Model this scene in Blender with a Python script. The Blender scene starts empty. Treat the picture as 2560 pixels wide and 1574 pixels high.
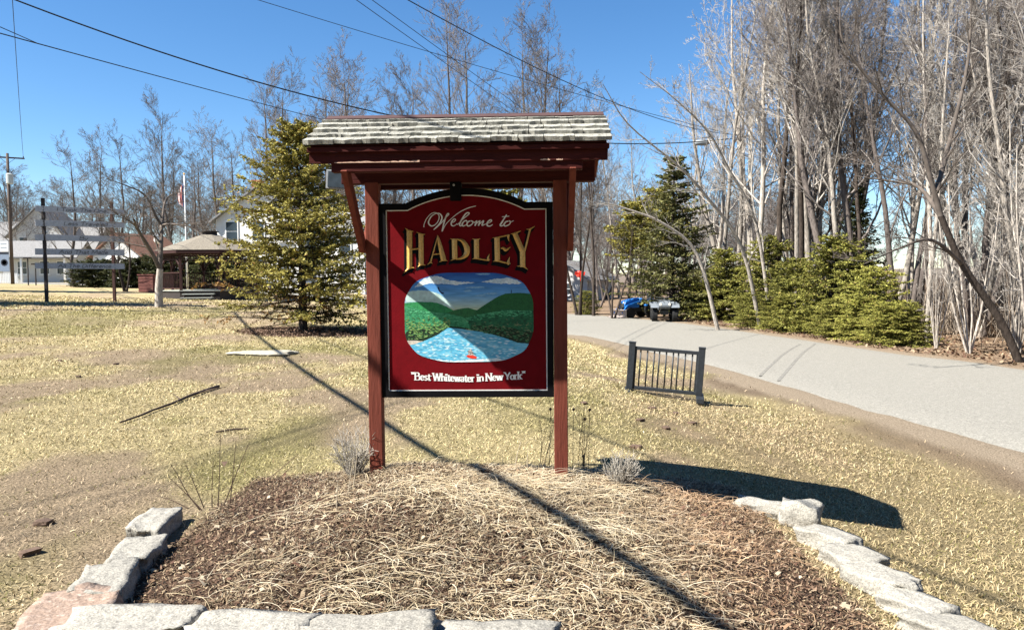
import bpy, bmesh, math, random
import numpy as np
from mathutils import Vector, Matrix

R = math.radians
sc = bpy.context.scene
COL = sc.collection

# ------------------------------------------------------------------ camera
F, CX, CY = 1900.0, 1280.0, 787.0            # photo pixels
CAM = Vector((0, 0, 1.6))
cam_d = bpy.data.cameras.new("camera")
cam = bpy.data.objects.new("camera", cam_d)
COL.objects.link(cam)
cam_d.sensor_width = 36.0
cam_d.lens = 36.0 * F / 2560.0
cam_d.clip_start = 0.05
cam_d.clip_end = 2000
MC = Matrix.Rotation(R(90 - 2.92), 3, 'X') @ Matrix.Rotation(R(-0.5), 3, 'Z')
cam.matrix_world = Matrix.Translation(CAM) @ MC.to_4x4()
sc.camera = cam

# ------------------------------------------------------------------ world and sun
SUN = Vector((1.0, 0.37, -1.2)).normalized()  # travel direction of the light
world = bpy.data.worlds.new("World")
sc.world = world
world.use_nodes = True
wn = world.node_tree
bg = wn.nodes["Background"]
sky = wn.nodes.new("ShaderNodeTexSky")
sky.sky_type = 'NISHITA'
sky.sun_disc = False
sky.sun_elevation = math.asin(-SUN.z)
sky.sun_rotation = math.atan2(-SUN.x, -SUN.y)
sky.altitude = 1200
sky.air_density = 1.0
sky.dust_density = 0.0
sky.ozone_density = 3.0
hs = wn.nodes.new("ShaderNodeHueSaturation")
hs.inputs["Saturation"].default_value = 1.22
wn.links.new(sky.outputs[0], hs.inputs["Color"])
wn.links.new(hs.outputs[0], bg.inputs[0])
bg.inputs[1].default_value = 0.062
sun_d = bpy.data.lights.new("sun", 'SUN')
sun_d.energy = 5.0
sun_d.angle = R(0.5)
sun_d.color = (1.0, 0.955, 0.88)
sun = bpy.data.objects.new("sun", sun_d)
COL.objects.link(sun)
sun.rotation_euler = SUN.to_track_quat('-Z', 'Y').to_euler()
sun.location = (-20, -5, 30)
vs = sc.view_settings
vs.view_transform = 'Standard'
vs.look = 'None'
vs.exposure = 1.6
vs.gamma = 1.0
vs.use_curve_mapping = False
sc.render.engine = 'CYCLES'
sc.cycles.max_bounces = 6
sc.cycles.diffuse_bounces = 3
sc.cycles.transparent_max_bounces = 8

# ------------------------------------------------------------------ small maths
def ray(u, v):
    return MC @ Vector(((u - CX) / F, -(v - CY) / F, -1.0))

def at(u, v, Y):
    d = ray(u, v)
    return CAM + d * (Y / d.y)

def sstep(a, b, x):
    t = np.clip((x - a) / (b - a), 0, 1)
    return t * t * (3 - 2 * t)

def _hash(ix, iy, seed):
    n = (ix * 374761393 + iy * 668265263 + seed * 974634541) & 0x7fffffff
    n = ((n ^ (n >> 13)) * 1274126177) & 0x7fffffff
    return ((n ^ (n >> 16)) & 0xffff) / 65535.0

def vnoise(x, y, seed=0):
    x = np.asarray(x, float); y = np.asarray(y, float)
    ix = np.floor(x).astype(np.int64); iy = np.floor(y).astype(np.int64)
    fx = x - ix; fy = y - iy
    fx = fx * fx * (3 - 2 * fx); fy = fy * fy * (3 - 2 * fy)
    a = _hash(ix, iy, seed); b = _hash(ix + 1, iy, seed)
    c = _hash(ix, iy + 1, seed); d = _hash(ix + 1, iy + 1, seed)
    return (a * (1 - fx) + b * fx) * (1 - fy) + (c * (1 - fx) + d * fx) * fy

def fbm(x, y, seed=0, octs=4):
    s = 0; a = 0.5; t = 0
    for o in range(octs):
        s = s + a * vnoise(x * 2 ** o, y * 2 ** o, seed + o * 17); t += a; a *= 0.55
    return s / t

def catmull(pts, n=8):
    pts = [np.array(p, float) for p in pts]
    if len(pts) < 3:
        return pts
    P = [2 * pts[0] - pts[1]] + pts + [2 * pts[-1] - pts[-2]]
    out = []
    for i in range(1, len(P) - 2):
        p0, p1, p2, p3 = P[i - 1], P[i], P[i + 1], P[i + 2]
        for k in range(n):
            t = k / n
            out.append(0.5 * ((2 * p1) + (-p0 + p2) * t + (2 * p0 - 5 * p1 + 4 * p2 - p3) * t * t
                              + (-p0 + 3 * p1 - 3 * p2 + p3) * t ** 3))
    out.append(pts[-1])
    return out

# ------------------------------------------------------------------ materials
def mat(name, col, rough=0.8, var=0.25, scale=6.0, bump=0.0, bscale=40.0, spec=0.3, metal=0.0,
        stretch=(1, 1, 1), attr=None, rnd=0.0, col2=None, split=(0.45, 0.65), trans=0.0):
    m = bpy.data.materials.new(name)
    m.use_nodes = True
    nt = m.node_tree; N = nt.nodes; L = nt.links
    b = N["Principled BSDF"]
    b.inputs["Roughness"].default_value = rough
    b.inputs["Specular IOR Level"].default_value = spec
    b.inputs["Metallic"].default_value = metal
    tc = N.new("ShaderNodeTexCoord")
    mp = N.new("ShaderNodeMapping"); mp.inputs["Scale"].default_value = stretch
    L.new(tc.outputs["Object"], mp.inputs["Vector"])
    nz = N.new("ShaderNodeTexNoise"); nz.inputs["Scale"].default_value = scale
    nz.inputs["Detail"].default_value = 6; nz.inputs["Roughness"].default_value = 0.65
    L.new(mp.outputs[0], nz.inputs["Vector"])
    if attr:
        src = N.new("ShaderNodeAttribute"); src.attribute_name = attr
        csock = src.outputs["Color"]
    elif col2 is not None:
        mr = N.new("ShaderNodeMapRange")
        mr.inputs[1].default_value, mr.inputs[2].default_value = split
        L.new(nz.outputs["Fac"], mr.inputs[0])
        mx = N.new("ShaderNodeMix"); mx.data_type = 'RGBA'
        mx.inputs["A"].default_value = (*col, 1); mx.inputs["B"].default_value = (*col2, 1)
        L.new(mr.outputs[0], mx.inputs["Factor"])
        csock = mx.outputs["Result"]
    else:
        rgb = N.new("ShaderNodeRGB"); rgb.outputs[0].default_value = (*col, 1)
        csock = rgb.outputs[0]
    # brightness variation
    mr2 = N.new("ShaderNodeMapRange")
    mr2.inputs[1].default_value = 0.3; mr2.inputs[2].default_value = 0.7
    mr2.inputs[3].default_value = 1 - var; mr2.inputs[4].default_value = 1 + var
    nz2 = N.new("ShaderNodeTexNoise"); nz2.inputs["Scale"].default_value = scale * 3.1
    nz2.inputs["Detail"].default_value = 5
    L.new(mp.outputs[0], nz2.inputs["Vector"])
    L.new(nz2.outputs["Fac"], mr2.inputs[0])
    fac = mr2.outputs[0]
    if rnd > 0:
        oi = N.new("ShaderNodeObjectInfo")
        mr3 = N.new("ShaderNodeMapRange")
        mr3.inputs[3].default_value = 1 - rnd; mr3.inputs[4].default_value = 1 + rnd
        L.new(oi.outputs["Random"], mr3.inputs[0])
        mm = N.new("ShaderNodeMath"); mm.operation = 'MULTIPLY'
        L.new(fac, mm.inputs[0]); L.new(mr3.outputs[0], mm.inputs[1])
        fac = mm.outputs[0]
    vm = N.new("ShaderNodeVectorMath"); vm.operation = 'SCALE'
    L.new(csock, vm.inputs[0]); L.new(fac, vm.inputs["Scale"])
    L.new(vm.outputs[0], b.inputs["Base Color"])
    if bump > 0:
        nb = N.new("ShaderNodeTexNoise"); nb.inputs["Scale"].default_value = bscale
        nb.inputs["Detail"].default_value = 5
        L.new(mp.outputs[0], nb.inputs["Vector"])
        bp = N.new("ShaderNodeBump"); bp.inputs["Strength"].default_value = bump
        bp.inputs["Distance"].default_value = 0.02
        L.new(nb.outputs["Fac"], bp.inputs["Height"])
        L.new(bp.outputs[0], b.inputs["Normal"])
    if trans > 0:
        tr = N.new("ShaderNodeBsdfTranslucent")
        L.new(vm.outputs[0], tr.inputs[0])
        ms = N.new("ShaderNodeMixShader"); ms.inputs[0].default_value = trans
        out = N["Material Output"]
        L.new(b.outputs[0], ms.inputs[1]); L.new(tr.outputs[0], ms.inputs[2])
        L.new(ms.outputs[0], out.inputs["Surface"])
    return m

M = {}
M['ground'] = mat('ground', (0, 0, 0), 0.95, 0.5, 16, 1.0, 55, 0.05, attr='col')
M['blade'] = mat('grass_blade', (0, 0, 0), 0.8, 0.12, 3, attr='col', spec=0.15, trans=0.12)
M['leaf'] = mat('foliage', (0, 0, 0), 0.65, 0.3, 0.9, attr='col', spec=0.2, trans=0.18, rnd=0.22)
M['asphalt'] = mat('old_asphalt', (0.21, 0.20, 0.173), 0.92, 0.30, 17, 0.6, 90, 0.12, col2=(0.255, 0.243, 0.212))
M['tyre_mark'] = mat('tyre_mark', (0.165, 0.157, 0.137), 0.92, 0.35, 6)
M['crack'] = mat('dark_road_crack', (0.10, 0.095, 0.085), 0.95, 0.3, 6)
M['redwood'] = mat('brown_red_painted_wood', (0.15, 0.040, 0.026), 0.75, 0.22, 7, 0.25, 60, 0.12, stretch=(1, 1, 0.12))
M['redwood_shaded'] = mat('brown_red_boards_shade_darkened', (0.050, 0.010, 0.008), 0.75, 0.25, 7, 0.25, 60, 0.10, stretch=(0.12, 1, 1))  # same paint as the posts, darkened to deepen the shade on the roof timbers
M['chip'] = mat('bare_chipped_wood', (0.50, 0.33, 0.24), 0.8, 0.3, 20)
M['black'] = mat('black_paint', (0.005, 0.005, 0.006), 0.7, 0.2, 8, spec=0.08)
M['panel'] = mat('deep_red_paint', (0.135, 0.003, 0.006), 0.7, 0.10, 5, 0.05, 60, 0.08)
M['white'] = mat('white_paint', (0.78, 0.77, 0.73), 0.6, 0.08, 8)
M['gold'] = mat('gold_leaf', (0.62, 0.36, 0.09), 0.38, 0.22, 30, 0.2, 90, 0.6, metal=0.25)
M['shingle'] = mat('weathered_shingle', (0.37, 0.36, 0.31), 0.9, 0.22, 9, 0.9, 70, 0.15, stretch=(1, 0.45, 1), rnd=0.12, col2=(0.15, 0.155, 0.11), split=(0.6, 0.82))
M['ridgecap'] = mat('weathered_ridge_cap', (0.07, 0.036, 0.032), 0.7, 0.25, 8, stretch=(0.2, 1, 1))
M['granite'] = mat('pale_granite', (0.27, 0.255, 0.22), 0.9, 0.4, 40, 1.0, 14, 0.2, rnd=0.10, col2=(0.17, 0.16, 0.14), split=(0.5, 0.7))
M['granite_pink'] = mat('pink_granite', (0.23, 0.165, 0.125), 0.85, 0.25, 26, 0.9, 22, 0.25, col2=(0.36, 0.28, 0.23), split=(0.5, 0.7))
M['greywood'] = mat('weathered_grey_boards', (0.43, 0.44, 0.46), 0.85, 0.2, 8, 0.3, 30, stretch=(0.1, 1, 1))
M['darkpost'] = mat('dark_weathered_post', (0.035, 0.028, 0.026), 0.85, 0.3, 8)
M['postbrown'] = mat('reddish_brown_post', (0.06, 0.028, 0.022), 0.85, 0.3, 8)
M['ink'] = mat('faded_dark_lettering', (0.13, 0.13, 0.135), 0.9, 0.3, 8)
M['bark'] = mat('grey_bark', (0.31, 0.275, 0.235), 0.95, 0.4, 6, 0.8, 25, 0.1, stretch=(1, 1, 0.3), rnd=0.3)
M['twig'] = mat('grey_brown_twigs', (0.32, 0.29, 0.255), 0.95, 0.35, 1.5, spec=0.1, rnd=0.3)
M['bark_dark'] = mat('dark_bark', (0.055, 0.043, 0.035), 0.95, 0.45, 6, 0.8, 25, 0.1, stretch=(1, 1, 0.3), rnd=0.3)
M['twig_dark'] = mat('dark_twigs', (0.10, 0.083, 0.07), 0.95, 0.35, 1.5, spec=0.1, rnd=0.3)
M['bark_mid'] = mat('grey_brown_bark', (0.12, 0.10, 0.088), 0.95, 0.4, 6, 0.8, 25, 0.1, stretch=(1, 1, 0.3), rnd=0.3)
M['twig_mid'] = mat('mid_grey_twigs', (0.155, 0.135, 0.122), 0.95, 0.3, 1.5, spec=0.1, rnd=0.25)
M['pole'] = mat('weathered_pole_wood', (0.10, 0.075, 0.06), 0.9, 0.3, 5, 0.3, 30, stretch=(1, 1, 0.1))
M['pole_pale'] = mat('pale_grey_pole_wood', (0.38, 0.35, 0.30), 0.9, 0.2, 5, 0.3, 30, stretch=(1, 1, 0.1))
M['wire'] = mat('black_cable', (0.008, 0.009, 0.011), 0.6, 0.1, 5)
M['steel'] = mat('galvanised_steel', (0.45, 0.47, 0.48), 0.5, 0.15, 8, metal=0.4)
M['transformer'] = mat('grey_transformer_paint', (0.42, 0.45, 0.44), 0.5, 0.15, 8)
M['ceramic'] = mat('brown_insulator', (0.07, 0.04, 0.03), 0.3, 0.1, 8)
M['railing'] = mat('black_composite_railing', (0.020, 0.024, 0.028), 0.5, 0.25, 9, spec=0.4)
M['clapboard'] = mat('white_clapboard', (0.62, 0.61, 0.58), 0.7, 0.06, 2, stretch=(0.1, 0.1, 6))
M['greyside'] = mat('grey_siding', (0.40, 0.39, 0.37), 0.8, 0.1, 2, stretch=(0.1, 0.1, 6))
M['roofgrey'] = mat('grey_roof_shingle', (0.20, 0.195, 0.19), 0.9, 0.3, 3)
M['roofbrown'] = mat('brown_roof_shingle', (0.17, 0.085, 0.055), 0.9, 0.3, 3)
M['rooftan'] = mat('tan_asphalt_shingle', (0.17, 0.148, 0.115), 0.95, 0.35, 5, 0.5, 20)
M['glass'] = mat('window_glass', (0.03, 0.04, 0.05), 0.1, 0.1, 2, spec=0.6)
M['brick'] = mat('red_brick', (0.30, 0.10, 0.06), 0.9, 0.35, 12)
M['gazebo'] = mat('dark_red_gazebo_wood', (0.034, 0.011, 0.009), 0.7, 0.3, 6, stretch=(1, 1, 0.2))
M['bin'] = mat('brown_red_wooden_bin', (0.13, 0.045, 0.035), 0.8, 0.3, 6)
M['stepgrey'] = mat('grey_step_boards', (0.30, 0.31, 0.28), 0.85, 0.2, 6)
M['blue'] = mat('blue_tractor_paint', (0.02, 0.17, 0.55), 0.35, 0.1, 6, spec=0.5)
M['tyre'] = mat('black_tyre', (0.012, 0.012, 0.012), 0.85, 0.2, 10)
M['rim'] = mat('pale_wheel_rim', (0.6, 0.58, 0.5), 0.5, 0.1, 10)
M['silver'] = mat('pale_silver_bodywork', (0.17, 0.19, 0.21), 0.35, 0.1, 6, spec=0.5)
M['darkmetal'] = mat('dark_metal', (0.035, 0.037, 0.035), 0.5, 0.2, 8)
M['bucket'] = mat('worn_steel_bucket', (0.34, 0.29, 0.26), 0.6, 0.25, 8)
M['ribbon'] = mat('bright_red_ribbon', (0.75, 0.04, 0.02), 0.5, 0.1, 8)
M['screen'] = mat('slate_grey_panel', (0.035, 0.05, 0.065), 0.5, 0.3, 6, spec=0.15)
M['paleframe'] = mat('pale_grey_frame', (0.25, 0.27, 0.285), 0.5, 0.1, 8)
M['deadstem'] = mat('dark_dead_stem', (0.10, 0.065, 0.045), 0.9, 0.3, 20)
M['palestem'] = mat('pale_dry_stem', (0.45, 0.38, 0.27), 0.9, 0.2, 20)
M['silverplant'] = mat('silver_grey_dry_plant', (0.36, 0.33, 0.28), 0.9, 0.25, 20)
M['slab'] = mat('pale_flat_stone', (0.34, 0.31, 0.24), 0.9, 0.2, 8, 0.5, 30)
M['flag_red'] = mat('flag_red', (0.45, 0.16, 0.15), 0.8, 0.1, 4)
M['flag_blue'] = mat('flag_blue', (0.10, 0.13, 0.24), 0.8, 0.1, 4)
M['banner_blue'] = mat('banner_blue_grey', (0.20, 0.25, 0.33), 0.7, 0.1, 4)
M['banner_dark'] = mat('banner_dark', (0.02, 0.025, 0.04), 0.7, 0.1, 4)
M['cedarwood'] = mat('stick_bark', (0.07, 0.048, 0.036), 0.9, 0.3, 20)

# ------------------------------------------------------------------ object helpers
def tag(o, label=None, cat=None, group=None, kind=None):
    if label: o['label'] = label
    if cat: o['category'] = cat
    if group: o['group'] = group
    if kind: o['kind'] = kind
    return o

def empty(name, loc=(0, 0, 0), rz=0.0, label=None, cat=None, group=None):
    o = bpy.data.objects.new(name, None)
    COL.objects.link(o)
    o.location = loc; o.rotation_euler = (0, 0, rz)
    o.empty_display_size = 0.2
    return tag(o, label, cat, group)

def link(name, me, parent=None, loc=None, rot=None, scale=None):
    o = bpy.data.objects.new(name, me)
    COL.objects.link(o)
    if parent is not None: o.parent = parent
    if loc is not None: o.location = loc
    if rot is not None: o.rotation_euler = rot
    if scale is not None: o.scale = scale
    return o

def mesh_np(name, V, Fc, m, col=None, smooth=False):
    V = np.asarray(V, np.float32); Fc = np.asarray(Fc, np.int32)
    me = bpy.data.meshes.new(name)
    k = Fc.shape[1]
    me.vertices.add(len(V)); me.vertices.foreach_set("co", V.ravel())
    me.loops.add(Fc.size); me.loops.foreach_set("vertex_index", Fc.ravel())
    me.polygons.add(len(Fc))
    me.polygons.foreach_set("loop_start", np.arange(0, Fc.size, k, dtype=np.int32))
    if smooth:
        me.polygons.foreach_set("use_smooth", np.ones(len(Fc), dtype=bool))
    if col is not None:
        a = me.attributes.new("col", 'FLOAT_COLOR', 'POINT')
        c = np.ones((len(V), 4), np.float32); c[:, :3] = col
        a.data.foreach_set("color", c.ravel())
    me.update(calc_edges=True)
    if m is not None: me.materials.append(m)
    return me

class MB:
    """collects geometry of one mesh"""
    def __init__(s): s.v = []; s.f = []
    def add(s, vs_, fs):
        o = len(s.v)
        s.v += [tuple(p) for p in vs_]
        s.f += [tuple(i + o for i in f) for f in fs]
        return s
    def box(s, c, size, rot=None):
        hx, hy, hz = size[0] / 2, size[1] / 2, size[2] / 2
        P = [Vector((x, y, z)) for x in (-hx, hx) for y in (-hy, hy) for z in (-hz, hz)]
        if rot is not None: P = [rot @ p for p in P]
        c = Vector(c)
        return s.add([p + c for p in P], [(0, 1, 3, 2), (4, 6, 7, 5), (0, 4, 5, 1), (2, 3, 7, 6), (0, 2, 6, 4), (1, 5, 7, 3)])
    def beam(s, p0, p1, w, h, up=(0, 0, 1)):
        p0 = Vector(p0); p1 = Vector(p1); d = (p1 - p0).normalized()
        up = Vector(up); sd = d.cross(up)
        if sd.length < 1e-4: sd = d.cross(Vector((0, 1, 0)))
        sd.normalize(); up = sd.cross(d).normalized()
        P = []
        for p in (p0, p1):
            for a in (-1, 1):
                for b in (-1, 1):
                    P.append(p + sd * (a * w / 2) + up * (b * h / 2))
        return s.add(P, [(0, 1, 3, 2), (4, 6, 7, 5), (0, 4, 5, 1), (2, 3, 7, 6), (0, 2, 6, 4), (1, 5, 7, 3)])
    def tube(s, pts, rad, n=8, cap=True):
        V, Fq = tube_np(pts, rad, n)
        o = len(s.v)
        s.v += [tuple(p) for p in V]
        s.f += [tuple(int(i) + o for i in f) for f in Fq]
        if cap:
            k = len(pts)
            s.f.append(tuple(o + i for i in range(n))[::-1])
            s.f.append(tuple(o + (k - 1) * n + i for i in range(n)))
        return s
    def prism(s, poly, y0, y1):
        """polygon in (x,z) extruded along y"""
        n = len(poly)
        P = [(x, y0, z) for x, z in poly] + [(x, y1, z) for x, z in poly]
        fs = [tuple(range(n)), tuple(range(2 * n - 1, n - 1, -1))]
        fs += [(i, i + n, (i + 1) % n + n, (i + 1) % n) for i in range(n)]
        return s.add(P, fs)
    def lathe(s, c, prof, n=16, axis='Z'):
        o = len(s.v); c = Vector(c)
        for r, z in prof:
            for i in range(n):
                a = 2 * math.pi * i / n
                p = Vector((r * math.cos(a), r * math.sin(a), z))
                if axis == 'X': p = Vector((p.z, p.x, p.y))
                if axis == 'Y': p = Vector((p.x, p.z, p.y))
                s.v.append(tuple(c + p))
        k = len(prof)
        for j in range(k - 1):
            for i in range(n):
                s.f.append((o + j * n + i, o + j * n + (i + 1) % n, o + (j + 1) * n + (i + 1) % n, o + (j + 1) * n + i))
        s.f.append(tuple(o + i for i in range(n))[::-1])
        s.f.append(tuple(o + (k - 1) * n + i for i in range(n)))
        return s
    def mesh(s, name, m, smooth=False, fix=True):
        me = bpy.data.meshes.new(name)
        me.from_pydata(s.v, [], s.f)
        me.update()
        if fix:
            bm = bmesh.new(); bm.from_mesh(me)
            bmesh.ops.recalc_face_normals(bm, faces=bm.faces)
            bm.to_mesh(me); bm.free()
        if m is not None: me.materials.append(m)
        if smooth:
            for p in me.polygons: p.use_smooth = True
        return me
    def build(s, name, m, parent=None, smooth=False, bevel=0.0, **k):
        o = link(name, s.mesh(name, m, smooth), parent, **k)
        if bevel > 0:
            md = o.modifiers.new('bevel', 'BEVEL'); md.width = bevel; md.segments = 2
            md.limit_method = 'ANGLE'; md.angle_limit = R(40)
        return o

def tube_np(pts, rad, n):
    P = np.asarray([tuple(p) for p in pts], float); k = len(P)
    rad = np.broadcast_to(np.asarray(rad, float), (k,))
    T = np.gradient(P, axis=0)
    T /= np.linalg.norm(T, axis=1)[:, None] + 1e-9
    ref = np.array([0.0, 0, 1.0]) if abs(T[:, 2]).mean() < 0.8 else np.array([1.0, 0.13, 0])
    A = np.cross(T, ref); A /= np.linalg.norm(A, axis=1)[:, None] + 1e-9
    B = np.cross(T, A)
    an = np.arange(n) * 2 * math.pi / n
    V = P[:, None, :] + rad[:, None, None] * (np.cos(an)[None, :, None] * A[:, None, :] + np.sin(an)[None, :, None] * B[:, None, :])
    i = np.arange(n); j = np.arange(k - 1)[:, None]
    a = j * n + i; b = j * n + (i + 1) % n
    Fq = np.stack([a, b, b + n, a + n], -1).reshape(-1, 4)
    return V.reshape(-1, 3), Fq

class TubeBag:
    def __init__(s): s.V = []; s.F = []; s.n = 0
    def tube(s, pts, rad, n):
        V, Fq = tube_np(pts, rad, n)
        s.V.append(V); s.F.append(Fq + s.n); s.n += len(V)
    def mesh(s, name, m, smooth=True):
        return mesh_np(name, np.concatenate(s.V), np.concatenate(s.F), m, smooth=smooth)

def copy_tree(root, loc, rz=0.0, scale=None, label=None):
    c = root.copy(); COL.objects.link(c)
    c.location = loc; c.rotation_euler = (0, 0, rz)
    if scale is not None: c.scale = scale
    if label: c['label'] = label
    for ch in [o for o in ALL_CHILD.get(root.name, [])]:
        k = ch.copy(); COL.objects.link(k); k.parent = c
    return c
ALL_CHILD = {}

# ------------------------------------------------------------------ road outline and terrain
def on_plane(u, v, z):
    d = ray(u, v); t = (z - CAM.z) / d.z
    p = CAM + d * t
    return (p.x, p.y)

ZR = -0.55
near = [(6.3, -20), (6.0, -6), (5.75, 2.0)] + [on_plane(u, v, ZR) for u, v in
        ((2560, 1150), (2290, 1072), (2030, 999), (1770, 921), (1561, 870), (1426, 838))]
near += [(-2.0, 32.5), (-7.5, 40.5), (-16, 49.5), (-30, 61), (-60, 74), (-110, 90)]
far = [(14.2, -20), (13.2, -6), (12.3, 5)] + [on_plane(u, v, ZR) for u, v in
       ((2560, 916), (2290, 885), (1978, 841), (1666, 800), (1426, 783))]
far += [(-3.5, 45.5), (-9, 51), (-17, 57), (-31, 68.5), (-62, 82), (-114, 98)]

def resample(pl, n):
    P = np.array(catmull(pl, 12))
    d = np.r_[0, np.cumsum(np.linalg.norm(np.diff(P, axis=0), axis=1))]
    s = np.linspace(0, d[-1], n)
    return np.stack([np.interp(s, d, P[:, 0]), np.interp(s, d, P[:, 1])], 1)
NEAR = resample(near, 260); FARE = resample(far, 260)

def pl_dist(x, y, PL):
    """signed distance to a polyline, positive on its right-hand side (road side of NEAR)"""
    x = np.asarray(x, float); y = np.asarray(y, float)
    best = np.full(x.shape, 1e9); sg = np.zeros(x.shape)
    P = PL[::4] if len(PL) > 80 else PL
    for a, b in zip(P[:-1], P[1:]):
        d = b - a; L2 = d @ d
        t = np.clip(((x - a[0]) * d[0] + (y - a[1]) * d[1]) / L2, 0, 1)
        ex = x - a[0] - t * d[0]; ey = y - a[1] - t * d[1]
        q = ex * ex + ey * ey
        cr = d[0] * (y - a[1]) - d[1] * (x - a[0])
        m = q < best
        best = np.where(m, q, best); sg = np.where(m, np.where(cr < 0, 1.0, -1.0), sg)
    return np.sqrt(best) * sg

BED = (-2.02, 1.72, 3.12, 6.0)
def mound(x, y):
    mx = sstep(BED[0] - 0.05, BED[0] + 1.5, x) * sstep(BED[1] + 0.05, BED[1] - 1.2, x)
    my = sstep(BED[2] - 0.08, BED[2] + 1.3, y) * sstep(BED[3] + 0.35, BED[3] - 0.7, y)
    return (0.225 - 0.06 * np.clip(np.asarray(x, float) + 0.3, -0.6, 1.2)) * mx * my

def hbase(x, y, dn=None):
    x = np.asarray(x, float); y = np.asarray(y, float)
    if dn is None: dn = pl_dist(x, y, NEAR)
    a = np.maximum(0, -x - 3)
    z = 1.9 * (1 - np.exp(-a * 0.0285)) * sstep(5, 27, y)
    z = z + ZR * sstep(-5.5, -0.8, dn) * sstep(-14, -3, x)
    z = z + sstep(85, 240, y) * (7 - 4.5 * sstep(-5, 25, x)) + sstep(60, 300, np.abs(x)) * 2.5
    return z

def terrain(x, y):
    x = np.asarray(x, float); y = np.asarray(y, float)
    dn = pl_dist(x, y, NEAR); df = pl_dist(x, y, FARE)
    z = hbase(x, y, dn)
    road = sstep(0.25, 0.8, dn) * sstep(-0.25, -0.8, df)
    z = z + mound(x, y) + (fbm(x * 0.8, y * 0.8, 3) - 0.5) * 0.05 * (1 - road)
    z = z - 0.07 * road
    return z

def gz(x, y):
    return float(terrain(np.array([x]), np.array([y]))[0])

def gp(u, v, it=14):
    """ground point under a photo pixel"""
    d = ray(u, v); z = 0.0
    p = CAM
    for _ in range(it):
        t = (z - CAM.z) / d.z if d.z < -1e-4 else 400
        t = min(max(t, 0), 400)
        p = CAM + d * t
        z = 0.5 * z + 0.5 * gz(p.x, p.y)
    return Vector((p.x, p.y, gz(p.x, p.y)))

def gu(u, Y):
    """ground point in the column of photo pixel u at distance Y"""
    p = at(u, 690, Y)
    return Vector((p.x, p.y, gz(p.x, p.y)))

GREEN = np.array([0.105, 0.098, 0.032]); STRAW = np.array([0.335, 0.275, 0.148]); SOIL = np.array([0.275, 0.21, 0.14])
DIRT = np.array([0.105, 0.078, 0.055]); MULCH = np.array([0.065, 0.042, 0.029]); FLOOR = np.array([0.19, 0.135, 0.09])
TAN = np.array([0.265, 0.195, 0.12])

def bedmask(x, y):
    w = (fbm(x * 2.1, y * 2.1, 41) - 0.5) * 0.35
    return (sstep(BED[0] - 0.1, BED[0] + 0.05, x + w * 0.3) * sstep(BED[1] + 0.12, BED[1] - 0.02, x + w * 0.3)
            * sstep(BED[2] - 0.1, BED[2] + 0.05, y) * sstep(BED[3] + 0.1, BED[3] - 0.05, y + w))
SPR = gu(755, 21.5)
def ringmask(x, y):
    r = np.sqrt(((x - SPR.x - 0.35) / 2.0) ** 2 + ((y - SPR.y + 0.5) / 1.7) ** 2)
    return sstep(1.08, 0.92, r + (fbm(x * 2, y * 2, 9) - 0.5) * 0.2)

def lawn_color(x, y, dn, df):
    n1 = fbm(x * 0.33 + 5, y * 0.20 + 2, 11); n2 = fbm(x * 0.9, y * 0.6, 23); n3 = fbm(x * 5, y * 5, 31, 3)
    g = sstep(0.53, 0.68, n1 * 0.6 + n2 * 0.4)[..., None]
    s = sstep(0.52, 0.64, fbm(x * 0.55 + 9, y * 0.4, 57) + 0.07 * sstep(-1.5, -4, x) * sstep(10, 6, y))[..., None]
    c = STRAW * (1 - 0.95 * s) + SOIL * 0.92 * 0.95 * s
    rt = (sstep(0.5, 2.5, x) * sstep(14, 9, y))[..., None]
    c = c * (1 - 0.7 * rt) + TAN * 1.05 * 0.7 * rt
    g = g * (1 - 0.6 * rt)
    c = c * (1 - 0.6 * g) + GREEN * 1.35 * 0.6 * g
    c = c * (0.82 + 0.36 * n3)[..., None]
    return c

def ground_color(x, y):
    dn = pl_dist(x, y, NEAR); df = pl_dist(x, y, FARE)
    c = lawn_color(x, y, dn, df) * (0.66 + 0.34 * sstep(9, 30, y))[..., None]   # thatch under the blades, darkened nearby to deepen the gaps between them
    # trodden earth along the near kerbless edge, earth and leaves on the far side
    w = (fbm(x * 1.3, y * 0.8, 77) - 0.5) * 1.1
    sh = (sstep(-1.15, -0.25, dn + w) * sstep(-16, -4, x))[..., None]
    dk = (sstep(-0.95, -0.75, dn + w * 0.5) * sstep(-0.35, -0.55, dn + w * 0.5))[..., None]
    cd = np.array([0.20, 0.16, 0.115]) * (1 - dk) + DIRT * dk
    c = c * (1 - sh) + cd * sh
    fs = sstep(-0.1, 0.1, df)[..., None]
    cf = FLOOR * (0.75 + 0.5 * fbm(x * 1.5, y * 1.5, 5))[..., None]
    lw = (sstep(1.0, -6, x))[..., None]          # lawns again beyond the road on the left
    c = c * (1 - fs) + (cf * (1 - lw) + c * lw) * fs
    b = bedmask(x, y)[..., None]
    cm = MULCH * (0.7 + 0.9 * fbm(x * 7, y * 7, 15))[..., None]
    c = c * (1 - b) + cm * b
    r = ringmask(x, y)[..., None]
    c = c * (1 - r) + MULCH * 1.3 * (0.7 + 0.7 * fbm(x * 4, y * 4, 16))[..., None] * r
    hill = sstep(100, 160, y)[..., None]
    c = c * (1 - hill) + np.array([0.15, 0.12, 0.095]) * hill
    return c

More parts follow.
